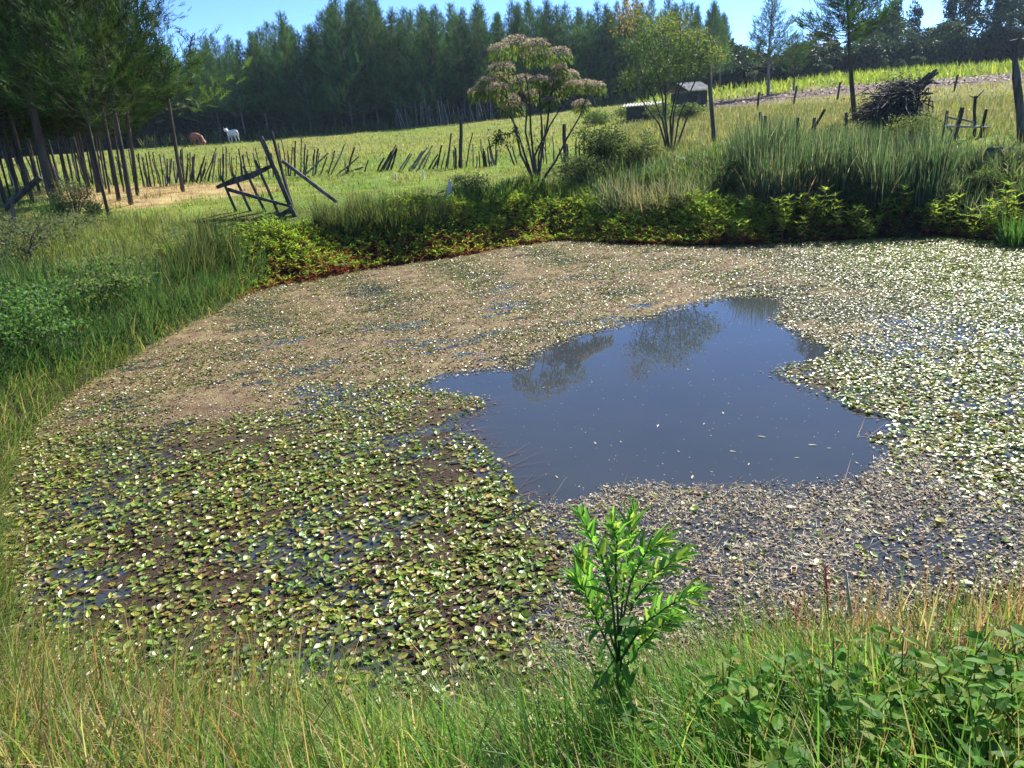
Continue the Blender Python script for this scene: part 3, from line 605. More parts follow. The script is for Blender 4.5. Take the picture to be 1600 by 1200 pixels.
scatter(lf, LEAF_V, LEAF_T, P, frames(RS.normal(size=(n, 3)), RS.uniform(-2, 2, n)), np.column_stack([RS.uniform(.04, .1, n), RS.uniform(.012, .03, n), np.full(n, .05)]), mixcols([(.035, .032, .026), (.05, .06, .03)], [.7, .3], n)); tag(lf.build('withered_leaves', M_dead, br), kind='stuff')
for k in range(11): 
    a = (RS.uniform(985, 1060), RS.uniform(440, 500)); b = (1135+RS.uniform(-20, 38), 362+RS.uniform(-12, 50)); dy = RS.normal(0, .15); stick('branch', z4(*a, bd)+[0, dy, 0], z4(*b, bd)+[0, dy, 0], RS.uniform(.018, .034), M_wood, br, 5, .9)
# pale stumps
for (bx, by, tx, ty, r_, dep, l) in ((701, 305, 703, 283, .05, 13.5, 'pale cut stump standing in the grass left of the purple-flowered shrub'), (661, 281, 661, 267, .03, 18, 'thin white peg in front of the grey stakes'), (619, 281, 618, 271, .035, 18.5, 'small pale stub among the fallen stakes')):
    dep = hit(bx, by)[1]; b = at_depth(bx, by, dep); b[2] = min(b[2], float(H(b[0], b[1]))-.05); tag(stick('cut_stump', b, at_depth(tx, ty, dep), r_, M_pale, None, 7, .75), l, 'stump')

# ------------------------------------------------------------------ huts
def plain(name, c1, c2, sc=4, rough=.6, metal=0.0):
    m = wood_mat(name, c1, c2, sc, rough, .15, 1.0); m.node_tree.nodes['Principled BSDF'].inputs['Metallic'].default_value = metal; return m
M_tin = plain('tin_sheet', (.20, .19, .17), (.36, .35, .31), 3, .6); M_planks = plain('dark_planks', (.03, .033, .028), (.06, .062, .055), 8)
def box(mb, lo, hi):
    (x0, y0, z0), (x1, y1, z1) = lo, hi; V = [(x0, y0, z0), (x1, y0, z0), (x1, y1, z0), (x0, y1, z0), (x0, y0, z1), (x1, y0, z1), (x1, y1, z1), (x0, y1, z1)]
    mb.add(V, [(0, 2, 1), (0, 3, 2), (4, 5, 6), (4, 6, 7), (0, 1, 5), (0, 5, 4), (1, 2, 6), (1, 6, 5), (2, 3, 7), (2, 7, 6), (3, 0, 4), (3, 4, 7)])
def hut(px, y0, w, dp, zeave, zridge, label, rz, wallm):
    d = ray(px, 160); c = ground_at(d[0]/d[1]*y0, y0); r = empty('shed', c, rz, label, 'shed')
    nb = 7
    for k in range(nb):
        m = MB(); box(m, (-w/2+w*k/nb+.008, -dp/2-.02*(k % 2), -.1), (-w/2+w*(k+1)/nb-.008, -dp/2+.05, zeave-.03)); m.build('wall_board', wallm, r)
    m = MB(); box(m, (-w/2, -dp/2+.06, -.1), (w/2, dp/2, zeave-.05)); m.build('wall', wallm, r)
    ns = 14
    for side in (0, 1):
        m = MB(); V = []; T = []
        for k in range(ns*2+1):
            x = -w/2-.2+(w+.4)*k/(ns*2); dz = .025*(k % 2); y_e = (-dp/2-.3) if side == 0 else dp/2+.3
            V += [(x, y_e, zeave+dz), (x, 0, zridge+dz), (x, y_e, zeave+dz-.02), (x, 0, zridge+dz-.02)]
        for k in range(ns*2): a = 4*k; b = a+4; T += [(a, b, b+1), (a, b+1, a+1), (a+2, b+3, b+2), (a+2, a+3, b+3), (a, a+2, b+2), (a, b+2, b)]
        m.add(V, T); m.build('roof_sheet', M_tin, r)
    return r
hut(1006, 38, 1.5, 2.0, .62, .74, 'low shed with a thin tin roof edge behind the yellow-topped tree', R(-14), M_planks)
hut(1076, 44, 1.0, 2.4, .85, 1.3, 'shed with a pale sloping tin roof left of the thick post', R(12), M_planks)

# ------------------------------------------------------------------ purple-flowered shrub
yb = hit(832, 282)[1]; V0 = ground_at(*hit(832, 282)[:2]); vr = empty('flowering_shrub', V0, 0, 'tall shrub with domed mauve flower heads on bare stems in front of the plantation', 'shrub')
def zv(x, y, dy=0.0): return at_depth(720+x/5, 50+y/5, yb+dy)-V0
stems = [[(590, 1180), (565, 950), (545, 750), (540, 560), (520, 400), (480, 250)], [(575, 1170), (500, 960), (430, 740), (385, 655), (290, 590), (220, 520)], [(600, 1170), (640, 900), (680, 690), (690, 560), (720, 420), (740, 300)], [(610, 1160), (740, 1010), (830, 830), (930, 660), (970, 540), (1000, 460)],
         [(585, 1160), (470, 960), (440, 820), (400, 650), (350, 480)], [(600, 1150), (575, 970), (640, 840), (620, 560), (600, 300), (620, 180)], [(590, 1170), (540, 930), (505, 780), (520, 560), (430, 330), (360, 200)], [(600, 1170), (610, 950), (690, 740), (800, 560), (860, 440)]]
SP = []
for s in stems:
    off = RS.uniform(-.35, .35); P = np.array([zv(x, y, off*k/len(s)) for k, (x, y) in enumerate(s)]); P[0, 2] = -.1; m = MB(); tube(m, P, np.linspace(.028, .009, len(s)), 6); m.build('stem', M_wood, vr, True); SP.append(P)
SPall = np.concatenate(SP)
heads = [(300, 140, 130), (430, 100, 180), (590, 110, 150), (760, 175, 150), (570, 190, 150), (320, 290, 160), (770, 290, 90), (850, 340, 110), (210, 390, 120), (310, 370, 130), (490, 390, 150), (610, 380, 100), (760, 370, 150), (150, 470, 130), (290, 455, 150), (880, 420, 110), (970, 410, 100), (1050, 430, 120), (580, 490, 110), (740, 465, 140), (680, 410, 100), (370, 530, 140), (410, 590, 140), (940, 570, 110), (690, 540, 90)]
px_m = yb/FPX
for (hx, hy, w) in heads:
    c = zv(hx, hy, RS.uniform(-.45, .45)); r_ = w/5*px_m*.62
    j = np.argmin(((SPall-c-[0, 0, -.25])**2).sum(1)); m = MB(); tube(m, [SPall[j], (SPall[j]+c)/2+[0, 0, -.06], c-[0, 0, .03]], [.009, .007, .005], 4); m.build('twig', M_wood, vr)
    n = 420; dd = norm(RS.normal(size=(n, 3))); dd[:, 2] = np.abs(dd[:, 2]); P = c+dd*np.array([r_, r_, r_*.55])*(RS.uniform(.78, 1.05, (n, 1))); m = MB()
    scatter(m, LEAF_V, LEAF_T, P, frames(norm(dd+RS.normal(0, .5, (n, 3))), RS.uniform(-3, 3, n)), np.column_stack([RS.uniform(.018, .04, n), RS.uniform(.015, .03, n), np.full(n, .03)]), mixcols([(.27, .215, .235), (.21, .165, .17), (.14, .125, .085), (.36, .31, .31)], [.4, .3, .2, .1], n)); fh = tag(m.build('flower_head', M_leaf, vr), kind='stuff')
    n = 130; a = RS.rand(n)*6.283; q = RS.rand(n)**.5*r_; P = c+np.column_stack([np.cos(a)*q, np.sin(a)*q, RS.uniform(-.6, .15, n)*r_]); m = MB(); D = np.column_stack([np.cos(a)*.5, np.sin(a)*.5, RS.uniform(-1.3, -.2, n)])
    scatter(m, LANCE_V, LANCE_T, P, frames(D, RS.uniform(-.8, .8, n)), np.column_stack([RS.uniform(.07, .15, n), RS.uniform(.018, .035, n), np.full(n, .06)]), mixcols([(.10, .15, .035), (.06, .10, .03), (.16, .17, .06)], [.5, .3, .2], n)); m.build('drooping_leaves', M_leaf, fh)
m = MB(); n = 260; P = np.concatenate([zv(300, 830)+RS.normal(0, .09, (150, 3)), zv(420, 800)+RS.normal(0, .1, (60, 3)), zv(580, 880)+RS.normal(0, .12, (50, 3))]); scatter(m, LANCE_V, LANCE_T, P, frames(RS.normal(size=(n, 3))-[0, 0, .6], RS.uniform(-1, 1, n)), np.column_stack([RS.uniform(.06, .14, n), RS.uniform(.025, .045, n), np.full(n, .05)]), mixcols([(.04, .07, .025), (.07, .11, .03)], [.7, .3], n)); m.build('lower_leaves', M_leaf, vr)

# ------------------------------------------------------------------ yellow-topped small tree
yb2 = hit(1046, 238)[1]; T0 = ground_at(*hit(1046, 238)[:2]); yr = empty('yellowing_tree', T0, 0, 'feathery small tree with orange-yellow top and many thin stems beside the thick post', 'tree')
def zy(x, y, dy=0.0): return at_depth(960+x/8, y/8, yb2+dy)-T0
blobs = [(200, 90, 1), (150, 190, 1), (130, 310, 3), (300, 220, 0), (480, 260, 2), (560, 330, 2), (650, 260, 2), (820, 230, 2), (920, 420, 2), (700, 420, 0), (600, 480, 0), (480, 480, 0), (350, 520, 0), (200, 580, 0), (250, 650, 0), (330, 780, 0), (200, 900, 0), (110, 1100, 0), (280, 1000, 0), (900, 560, 0), (1050, 400, 2), (1110, 560, 0), (1200, 580, 2), (1250, 680, 2), (1100, 690, 0), (950, 690, 0), (800, 620, 0), (680, 620, 0), (560, 700, 0), (1330, 690, 2), (850, 480, 2), (1000, 490, 0), (420, 380, 0), (740, 330, 2), (420, 640, 0), (640, 860, 0), (900, 860, 0), (1180, 800, 0), (500, 900, 0), (380, 430, 0), (760, 760, 0), (880, 760, 0), (1000, 800, 0), (680, 980, 0), (420, 900, 0), (560, 820, 0), (940, 960, 0), (780, 980, 0), (350, 1120, 0), (480, 1050, 0)]
T_st = [[(700, 1880), (620, 1400), (590, 1150), (500, 780), (430, 520), (330, 330), (210, 130)], [(720, 1880), (700, 1500), (760, 1180), (830, 980), (820, 740), (830, 400), (820, 250)], [(690, 1880), (640, 1500), (640, 1150), (640, 850), (680, 600), (600, 400)], [(730, 1880), (800, 1500), (900, 1250), (1040, 950), (1080, 740), (1150, 600)], [(700, 1880), (740, 1450), (800, 1150), (960, 840), (1050, 500)], [(690, 1880), (600, 1500), (480, 1200), (360, 1000), (300, 760), (240, 600)], [(740, 1880), (880, 1550), (960, 1350), (1050, 1250)], [(680, 1880), (560, 1550), (450, 1400), (300, 1200), (150, 1080)]]
SPs = []
for s in T_st:
    off = RS.uniform(-.4, .4); P = np.array([zy(x, y, off*k/len(s)) for k, (x, y) in enumerate(s)]); P[0, 2] = -.1; m = MB(); tube(m, P, np.linspace(.03, .007, len(s)), 5); m.build('stem', M_wood, yr, True); SPs.append(P)
SPs = np.concatenate(SPs)
crown = MB(); topm = MB(); tw = MB(); pal = {0: [(.065, .105, .03), (.04, .07, .025), (.10, .14, .04)], 1: [(.40, .24, .035), (.32, .18, .03), (.20, .19, .04)], 2: [(.11, .15, .035), (.18, .19, .035), (.07, .11, .03)], 3: [(.22, .12, .05), (.28, .14, .04), (.12, .12, .04)]}
for (x, y, k) in blobs:
    for sub in range(2):
        c = zy(x+RS.normal(0, 30), y+RS.normal(0, 30), RS.uniform(-.6, .6)); j = np.argmin(((SPs-c+[0, 0, .1])**2).sum(1)); tube(tw, [SPs[j], (SPs[j]+c)/2+RS.normal(0, .03, 3), c], [.006, .004, .003], 3, cap=False)
        n = 66; dd = RS.normal(size=(n, 3)); P = c+dd*np.array([.13, .13, .085])
        scatter(topm if k in (1, 3) else crown, LEAF_V, LEAF_T, P, frames(norm(dd)+RS.normal(0, .6, (n, 3)), RS.uniform(-1, 1, n)), np.column_stack([RS.uniform(.05, .10, n), RS.uniform(.018, .034, n), np.full(n, .04)]), mixcols(pal[k], [.45, .3, .25], n))
crown.build('crown', M_leaf, yr); tag(topm.build('yellow_leaves', M_leaf, yr), 'orange-yellow leaf tufts at the top'); tw.build('twigs', M_wood, yr)

# ------------------------------------------------------------------ rushes, shrubs, bank plants
def rush_proto(n, Hh, spread, cols, w, lean=.18, curve=.35, name='rush_clump'):
    m = MB(); a = RS.rand(n)*6.283; r_ = RS.rand(n)**.5*spread; P = np.column_stack([np.cos(a)*r_, np.sin(a)*r_, np.full(n, -.05)]); L_ = Hh*RS.uniform(.55, 1.1, n)
    blades(m, P, a+RS.normal(0, .7, n), np.abs(RS.normal(0, lean, n)), RS.normal(curve*.5, curve, n), L_, np.full(n, w)*RS.uniform(.7, 1.2, n), cols(n), 3); return m.build(name, M_grass)
RG = lambda n: mixcols([(.05, .085, .028), (.08, .115, .035), (.16, .15, .07), (.035, .06, .022)], [.4, .3, .15, .15], n)
RGg = lambda n: mixcols([(.05, .09, .045), (.08, .125, .065), (.19, .20, .14), (.025, .05, .028)], [.36, .26, .16, .22], n)
RGb = lambda n: mixcols([(.045, .11, .03), (.06, .14, .035), (.10, .16, .04)], [.4, .4, .2], n)
rush = [rush_proto(190, 1.0, .26, RG, .017), rush_proto(170, .85, .32, RGg, .02, .35, .9), rush_proto(220, .7, .26, RGb, .017, .25, .5), rush_proto(170, 1.15, .3, RGg, .019, .15, .3), rush_proto(150, .9, .35, lambda n: mixcols([(.24, .21, .14), (.16, .15, .09), (.10, .12, .05)], [.5, .3, .2], n), .016, .8, .9)]
rused = set()
def put_rush(k, px, py, s, label, group, rz=None):
    p = hit(px, py); o = rush[k] if k not in rused else rush[k].copy()
    if k in rused: COLL.objects.link(o)
    rused.add(k); o.location = p; o.scale = (s, s, s); o.rotation_euler = (0, 0, RS.rand()*6.28); tag(o, label, 'rushes', group)
for (px, py, s) in ((505, 352, .8), (525, 362, .9), (548, 368, .95), (575, 362, 1.0), (600, 366, .95), (622, 368, .9), (640, 356, .9), (660, 366, .95), (682, 358, .9), (560, 342, .9), (615, 340, .95), (655, 336, .9), (590, 348, 1.0), (694, 345, .8)):
    put_rush(0, px, py, s*.68, 'stiff dark rush clump in the stand right of the broken gate', 'rushes right of the broken gate')
for (px, py, s) in ((325, 420, .85), (345, 415, .9), (300, 432, .8), (355, 430, .8), (318, 440, .7), (280, 450, .65)):
    put_rush(0, px, py, s, 'stiff dark rush clump left of the broken gate on the pond bank', 'rushes left of the broken gate')
for k in range(34):
    px = RS.uniform(1140, 1460); py = RS.uniform(235, 330); put_rush(3, px, py, RS.uniform(.7, 1.05)*(.5 if 1310 < px < 1470 and py < 290 else 1), 'tall grey-green rush clump in the thicket below the brushwood heap', 'rush thicket below the brushwood heap')
for k in range(30):
    px = RS.uniform(1380, 1640); py = RS.uniform(245, 350); put_rush(1, px, py, RS.uniform(.4, .75), 'drooping grey-green grass clump on the far right bank', 'grass clumps on the far right bank')
for k in range(26):
    px = RS.uniform(900, 1260); py = RS.uniform(255, 335); put_rush(1, px, py, RS.uniform(.45, .75), 'drooping grey-green grass clump below the yellow-topped tree', 'grass clumps below the yellow-topped tree')
for (px, py, s) in ((985, 325, .8), (1010, 335, .9), (1040, 330, .9), (1070, 325, .8), (1215, 310, .9), (1240, 320, .8), (1190, 318, .8), (960, 318, .7), (1260, 308, .7)):
    put_rush(4, px, py, s, 'flattened clump of pale dead stalks on the far bank', 'dead stalks on the far bank')
put_rush(2, 88, 345, .8, 'bright green grass tuft below the left grove', None); put_rush(2, 1590, 384, .8, 'bright green sedge tuft at the far right waterline', None)
put_rush(2, 1022, 290, .7, 'bright lime green grass tuft below the yellow-topped tree', None)

def shrub(name, px, py, w, h, n, cols, cw, ls, label, stemcol=M_wood, asp=.5, nst=14):
    p = hit(px, py); root = empty(name, p, 0, label, 'shrub'); st = MB(); lf = MB(); nb = 34
    B = norm(RS.normal(size=(nb, 3)))*RS.uniform(.35, 1, (nb, 1))*np.array([w/2, w/2, h*.45])+[0, 0, h*.52]
    for b in B[:nst]: tube(st, [(RS.normal(0, .04), RS.normal(0, .04), -.1), b*[.5, .5, .55], b], [.014, .009, .003], 4, cap=False)
    m = n//nb
    for b in B:
        dd = RS.normal(size=(m, 3)); P = b+dd*np.array([w, w, h*.8])*.085; P[:, 2] = np.maximum(P[:, 2], .02)
        scatter(lf, LEAF_V, LEAF_T, P, frames(norm(dd)+RS.normal(0, .6, (m, 3)), RS.uniform(-2, 2, m)), np.column_stack([ls*RS.uniform(.6, 1.3, m), ls*asp*RS.uniform(.7, 1.3, m), np.full(m, ls)]), mixcols(cols, cw, m)*RS.uniform(.75, 1.3))
    st.build('stems', stemcol, root); lf.build('foliage', M_leaf, root); return root
DK = [(.035, .06, .025), (.055, .085, .03), (.09, .11, .045)]
shrub('dark_shrub', 945, 262, 1.15, .95, 3600, DK, [.5, .35, .15], .06, 'dark leafy shrub under the left side of the yellow-topped tree')
shrub('dark_shrub', 905, 285, 1.0, .6, 2400, DK, [.5, .35, .15], .05, 'low dark shrub between the flowering shrub and the yellow-topped tree')
shrub('dark_shrub', 1000, 262, .9, .8, 2600, [(.06, .09, .03), (.1, .13, .05), (.16, .17, .08)], [.4, .4, .2], .05, 'grey-green shrub at the foot of the yellow-topped tree')
shrub('wispy_shrub', 118, 343, .75, .72, 2600, [(.07, .09, .045), (.13, .12, .08), (.05, .07, .03)], [.4, .35, .25], .035, 'wispy grey-brown bush in front of the left grove')
shrub('dark_shrub', 150, 342, .3, .32, 700, DK, [.7, .2, .1], .05, 'small dark bush at the foot of the front grove trunk')
shrub('bramble', 35, 405, 2.0, .6, 3200, [(.07, .09, .05), (.11, .10, .06), (.05, .08, .03)], [.4, .3, .3], .045, 'straggling grey-green scrub on the bank at the left edge')
shrub('bramble', 20, 545, 1.5, .62, 4200, [(.07, .15, .045), (.10, .20, .06), (.05, .10, .03)], [.4, .35, .25], .04, 'pale green creeper mound at the left edge above the pond', asp=.7)
shrub('bramble', 130, 470, 1.9, .45, 3600, [(.07, .13, .045), (.06, .10, .03), (.12, .13, .06)], [.4, .35, .25], .04, 'leafy green creeper on the left bank', asp=.7)
shrub('dark_shrub', 1425, 232, .9, .75, 2400, [(.06, .09, .03), (.09, .12, .045), (.13, .14, .06)], [.4, .4, .2], .045, 'green bush growing at the right foot of the brushwood heap')
shrub('dark_shrub', 1300, 232, .7, .5, 1500, [(.06, .08, .035), (.10, .11, .06), (.13, .14, .06)], [.4, .4, .2], .04, 'low grey-green bush at the left foot of the brushwood heap')
shrub('dark_shrub', 735, 292, .9, .28, 1300, [(.08, .11, .05), (.12, .15, .06)], [.5, .5], .04, 'low flat bush beside the pale cut stump')

TH = [(.045, .08, .03), (.075, .115, .04), (.13, .15, .07)]
th0 = shrub('thicket_shrub', 1150, 296, .9, .5, 2600, TH, [.5, .35, .15], .055, 'dark leafy shrub buried in the rush thicket on the far right bank')
th0['group'] = 'shrubs in the far right thicket'
for (px_, py_, s_) in ((1262, 318, .6), (1352, 314, .75), (1450, 304, .6), (1540, 300, .7), (1610, 320, .6)):
    o = copy_tree(th0); o.location = hit(px_, py_); o.scale = (s_, s_, s_); o.rotation_euler = (0, 0, RS.rand()*6.28)
FB = [(.06, .10, .03), (.10, .15, .045), (.15, .18, .07)]
for (px_, py_, w_, h_, l_) in ((985, 186, 1.5, .75, 'low green bush left of the low shed'), (1034, 190, 1.7, .8, 'green bush hiding the foot of the low shed'), (1078, 186, 1.3, .7, 'green bush at the foot of the pale-roofed shed'), (935, 196, 1.6, .7, 'green bush in the pasture right of the flowering shrub')):
    shrub('field_bush', px_, py_, w_, h_, 2200, FB, [.4, .4, .2], .09, l_)
def band(pxs, w0, w1, n):                    # points along the shore between two distances from the water's edge
    Q = np.array([on_plane(x, y)[:2] for x, y in pxs]); seg = np.linalg.norm(np.diff(Q, axis=0), axis=1); cs = np.concatenate([[0], np.cumsum(seg)]); s = RS.rand(n)*cs[-1]
    x = np.interp(s, cs, Q[:, 0]); y = np.interp(s, cs, Q[:, 1]); tx = np.interp(s, (cs[1:]+cs[:-1])/2, np.diff(Q[:, 0])/seg); ty = np.interp(s, (cs[1:]+cs[:-1])/2, np.diff(Q[:, 1])/seg)
    o = RS.uniform(w0, w1, n); return np.column_stack([x-ty*o, y+tx*o])
# smartweed: red stems, yellow-green tops
def weed_mass(P, hts, m, leafcols, lw, red=(.20, .06, .035), nl=9, ls=.085, red2=(.26, .09, .05)):
    n = len(P); az = RS.rand(n)*6.283; lean = RS.uniform(0, .35, n); hts = hts*np.clip(.72+.55*fbm(P[:, 0], P[:, 1], 1.3, 51, 2), .25, 1.3)*(.7+.4*sstep(0, .9, SD(P[:, 0], P[:, 1])))
    blades(m, P-[0, 0, .04], az, lean, np.zeros(n), hts*1.02, np.full(n, .008), vary(red, n, .4), 2)
    for k in range(nl):
        t = RS.uniform(.2, 1.0, n); b = P+np.column_stack([np.cos(az)*np.sin(lean), np.sin(az)*np.sin(lean), np.cos(lean)])*(hts*t)[:, None]
        a2 = RS.rand(n)*6.283; D = np.column_stack([np.cos(a2), np.sin(a2), RS.uniform(-.1, 1.0, n)]); c = mixcols(leafcols, lw, n); rd = (t < RS.uniform(.3, .6, n)+.3*sstep(.5, .1, SD(P[:, 0], P[:, 1])))[:, None]; c = np.where(rd, vary(red2, n, .5), c)
        scatter(m, LEAF_V, LEAF_T, b, frames(D, RS.uniform(-.7, .7, n)), np.column_stack([ls*RS.uniform(.7, 1.3, n), ls*.26*RS.uniform(.8, 1.2, n), np.full(n, ls)]), c)
SWC = [(.24, .35, .045), (.18, .29, .04), (.32, .37, .055), (.11, .19, .03)]
m = MB()
q = band([(345, 472), (400, 452), (480, 438), (570, 420), (700, 402), (800, 384), (850, 378), (885, 374), (920, 376)], -.15, 1.0, 3200); s = SD(q[:, 0], q[:, 1]); weed_mass(g3(q), RS.uniform(.22, .38, len(q))*(1+.35*fbm(q[:, 0], q[:, 1], .8, 5)), m, SWC, [.4, .3, .2, .1])
q = band([(870, 375), (980, 380), (1100, 384), (1200, 382)], -.1, 1.0, 2000); weed_mass(g3(q), RS.uniform(.16, .36, len(q))*(1+.4*fbm(q[:, 0], q[:, 1], .8, 6)), m, SWC, [.35, .3, .25, .1])
q = band([(1180, 383), (1300, 378), (1400, 372), (1500, 372), (1600, 386)], -.05, 1.1, 1000); weed_mass(g3(q), RS.uniform(.12, .32, len(q)), m, [(.09, .15, .03), (.14, .21, .04), (.05, .09, .025)], [.45, .25, .3], (.09, .045, .03), red2=(.13, .065, .035))
tag(m.build('smartweed_bank', M_leaf), 'mass of red-stemmed yellow-green smartweed along the far waterline', 'plants', kind='stuff')
def sw_plant(seed):
    m = MB(); rs = np.random.RandomState(seed); root = empty('smartweed_plant', (0, 0, 0)); st = MB()
    for k in range(3):
        h = rs.uniform(.3, .55); e = np.array([rs.normal(0, .08), rs.normal(0, .08), h]); tube(st, [(0, 0, -.05), e*.5, e], [.006, .005, .003], 4)
        n = 15; t = rs.uniform(.35, 1, n); t[:6] = 1; a = np.arange(n)*2.4; D = np.column_stack([np.cos(a), np.sin(a), rs.uniform(0, .9, n)]); cc = mixcols(SWC, [.4, .3, .25, .05], n)
        scatter(m, LANCE_V, LANCE_T, e*t[:, None], frames(D), np.column_stack([rs.uniform(.09, .16, n), rs.uniform(.022, .034, n), np.full(n, .1)]), cc)
    st.build('stem', M_redstem, root); m.build('leaves', M_leaf, root); return root
M_redstem = plain('red_stem', (.14, .04, .03), (.22, .08, .04), 20)
sw = [sw_plant(s) for s in (1, 2, 3)]; su = set()
for k in range(34):
    px = RS.uniform(1090, 1590); py = RS.uniform(345, 382) - (px > 1400)*4; pr = k % 3; o = sw[pr] if pr not in su else copy_tree(sw[pr]); su.add(pr); o.location = hit(px, py); s = RS.uniform(.7, 1.1); o.scale = (s, s, s); o.rotation_euler = (0, 0, RS.rand()*6.28)
    tag(o, 'single smartweed plant with star of yellow-green leaves before the dark right bank', 'plant', 'smartweed plants before the dark right bank')

# grass of the banks and pasture
def grass(name, q, Lr, wr, cols, lean, curve, label, seg=3, az=None):
    m = MB(); n = len(q); blades(m, g3(q, -.02), RS.rand(n)*6.283 if az is None else az, np.abs(RS.normal(0, lean, n)), RS.normal(curve, curve*.6+.1, n), RS.uniform(*Lr, n)*(edge_len(q) if name == 'foreground_grass' else 1), RS.uniform(*wr, n), cols, seg)
    o = m.build(name, M_grass); tag(o, label, 'grass', kind='stuff'); return o
left_bank = gpoly([(-120, 640), (60, 600), (180, 560), (260, 522), (335, 482), (420, 440), (420, 380), (330, 390), (260, 430), (150, 440), (0, 440), (-150, 480)])
q = sample(left_bank, 11000); grass('bank_grass', q, (.2, .55), (.008, .014), mixcols([(.04, .095, .03), (.06, .13, .035), (.09, .15, .045), (.18, .17, .08)], [.4, .35, .15, .1], len(q)), .4, .6, 'long lush green grass on the left bank')
q = band([(175, 572), (255, 528), (330, 490), (400, 452)], -.1, .6, 3000); grass('bank_grass', q, (.1, .34), (.007, .012), mixcols([(.08, .15, .035), (.14, .20, .05), (.26, .22, .10), (.05, .10, .03)], [.35, .3, .2, .15], len(q)), .5, .6, 'green and straw grass fringing the left waterline')
lb2 = gpoly([(-150, 480), (0, 440), (150, 440), (260, 430), (330, 390), (420, 380), (420, 350), (300, 345), (150, 350), (0, 345), (-150, 370)])
q = sample(lb2, 14000); grass('bank_grass', q, (.1, .32), (.006, .011), mixcols([(.08, .12, .03), (.11, .16, .035), (.17, .16, .06), (.10, .09, .05)], [.35, .3, .2, .15], len(q)), .45, .5, 'mixed short grass and weeds behind the left bank')
fb = gpoly([(340, 450), (480, 425), (700, 392), (830, 372), (900, 340), (930, 300), (820, 285), (720, 305), (690, 340), (480, 365), (420, 350), (360, 400)])
q = sample(fb, 15000); q = q[SD(q[:, 0], q[:, 1]) > .65+.5*RS.rand(len(q))]; grass('bank_grass', q, (.12, .36), (.011, .018), mixcols([(.06, .12, .025), (.09, .17, .03), (.13, .19, .04), (.15, .13, .06)], [.3, .35, .25, .1], len(q)), .4, .5, 'bright green grass on the far bank below the broken gate')
rb = gpoly([(860, 372), (930, 300), (960, 262), (1100, 245), (1250, 225), (1400, 235), (1600, 240), (1720, 250), (1720, 400), (1600, 378), (1400, 366), (1200, 376), (1000, 374)])
q = sample(rb, 17000); q = q[SD(q[:, 0], q[:, 1]) > .5+.6*RS.rand(len(q))]; grass('bank_grass', q, (.15, .5), (.013, .022), mixcols([(.07, .115, .038), (.10, .16, .05), (.18, .19, .10), (.04, .07, .025)], [.32, .28, .18, .22], len(q)), .4, .6, 'tangled grey-green grass on the far right bank')
# pasture: tufts thinning with distance
n = 90000; a = RS.uniform(-.9, .95, n); dist = 9*np.exp(RS.rand(n)*math.log(70/9)); q = np.column_stack([np.sin(a)*dist, np.cos(a)*dist]); keep = (SD(q[:, 0], q[:, 1]) > 1.2) & (q[:, 1] > 6) & (sdist(dry_patch, q[:, 0], q[:, 1]) > -.2) & ~((q[:, 1] > 39.5) & (q[:, 0] > q[:, 1]*.2)); q = q[keep]; dist = dist[keep]; n = len(q)
tall = sstep(16, 30, dist)*(.6+.6*sstep(.0, .3, q[:, 0]/q[:, 1])); base = ground_cols(q[:, 0], q[:, 1])*1.0
m = MB(); blades(m, g3(q, -.02), RS.rand(n)*6.283, np.abs(RS.normal(0, .4, n)), RS.normal(.3, .3, n), (.04+.08*RS.rand(n))*(1+1.2*tall), .006+.0009*dist, np.clip(base*(1+.35*RS.uniform(-1, 1, (n, 1)))*(1+.15*RS.uniform(-1, 1, (n, 3)))*1.15, 0, 1), 2); tag(m.build('pasture_grass', M_grass), 'grazed yellow-green pasture grass behind the pond', 'grass', kind='stuff')
nt = 330; ct = np.column_stack([RS.uniform(-18, 9, nt), RS.uniform(15, 44, nt)]); ct = ct[SD(ct[:, 0], ct[:, 1]) > 2.5]; nt = len(ct); q = np.repeat(ct, 16, axis=0)+RS.normal(0, .13, (nt*16, 2)); n = len(q); tc_ = np.repeat(mixcols([(.30, .25, .11), (.14, .19, .04), (.09, .14, .03), (.24, .18, .10)], [.3, .3, .25, .15], nt), 16, axis=0)
m = MB(); blades(m, g3(q, -.02), RS.rand(n)*6.283, np.abs(RS.normal(0, .35, n)), RS.normal(.3, .3, n), RS.uniform(.08, .26, n), np.full(n, .02), tc_*RS.uniform(.7, 1.3, (n, 1)), 2); tag(m.build('pasture_tufts', M_grass), 'ungrazed tufts dotted over the pasture', 'grass', kind='stuff')
meadow = gpoly([(940, 262), (1130, 240), (1250, 222), (1600, 238), (1700, 240), (1700, 170), (1600, 150), (1400, 160), (1130, 172), (960, 200)])
q = sample(meadow, 20000); grass('long_grass', q, (.12, .38), (.010, .02), mixcols([(.10, .13, .05), (.16, .16, .07), (.07, .10, .04), (.22, .19, .10)], [.3, .3, .2, .2], len(q)), .25, .4, 'long seeding meadow grass behind the rush thicket', 2)
q = sample(dry_patch, 5000); grass('dry_straw', q, (.05, .14), (.006, .012), mixcols([(.40, .29, .15), (.30, .22, .11), (.22, .20, .07)], [.5, .3, .2], len(q)), .7, .5, 'tan dry straw patch at the foot of the left grove', 2)
n = 11000; y_ = RS.uniform(50, 66, n); u_ = RS.uniform(.18, .85, n); kp = RS.rand(n) < np.clip(.25+1.6*(u_-.25)+.5*fbm(u_*40, y_, .3, 77), .05, 1); y_ = y_[kp]; u_ = u_[kp]; n = len(y_); x_ = y_*u_; q = np.column_stack([x_, y_]); grass('crop', q, (.3, .85), (.05, .10), mixcols([(.18, .25, .035), (.23, .27, .04), (.12, .19, .03)], [.4, .4, .2], n), .25, .7, 'bright yellow-green crop strip below the right wood', 3)
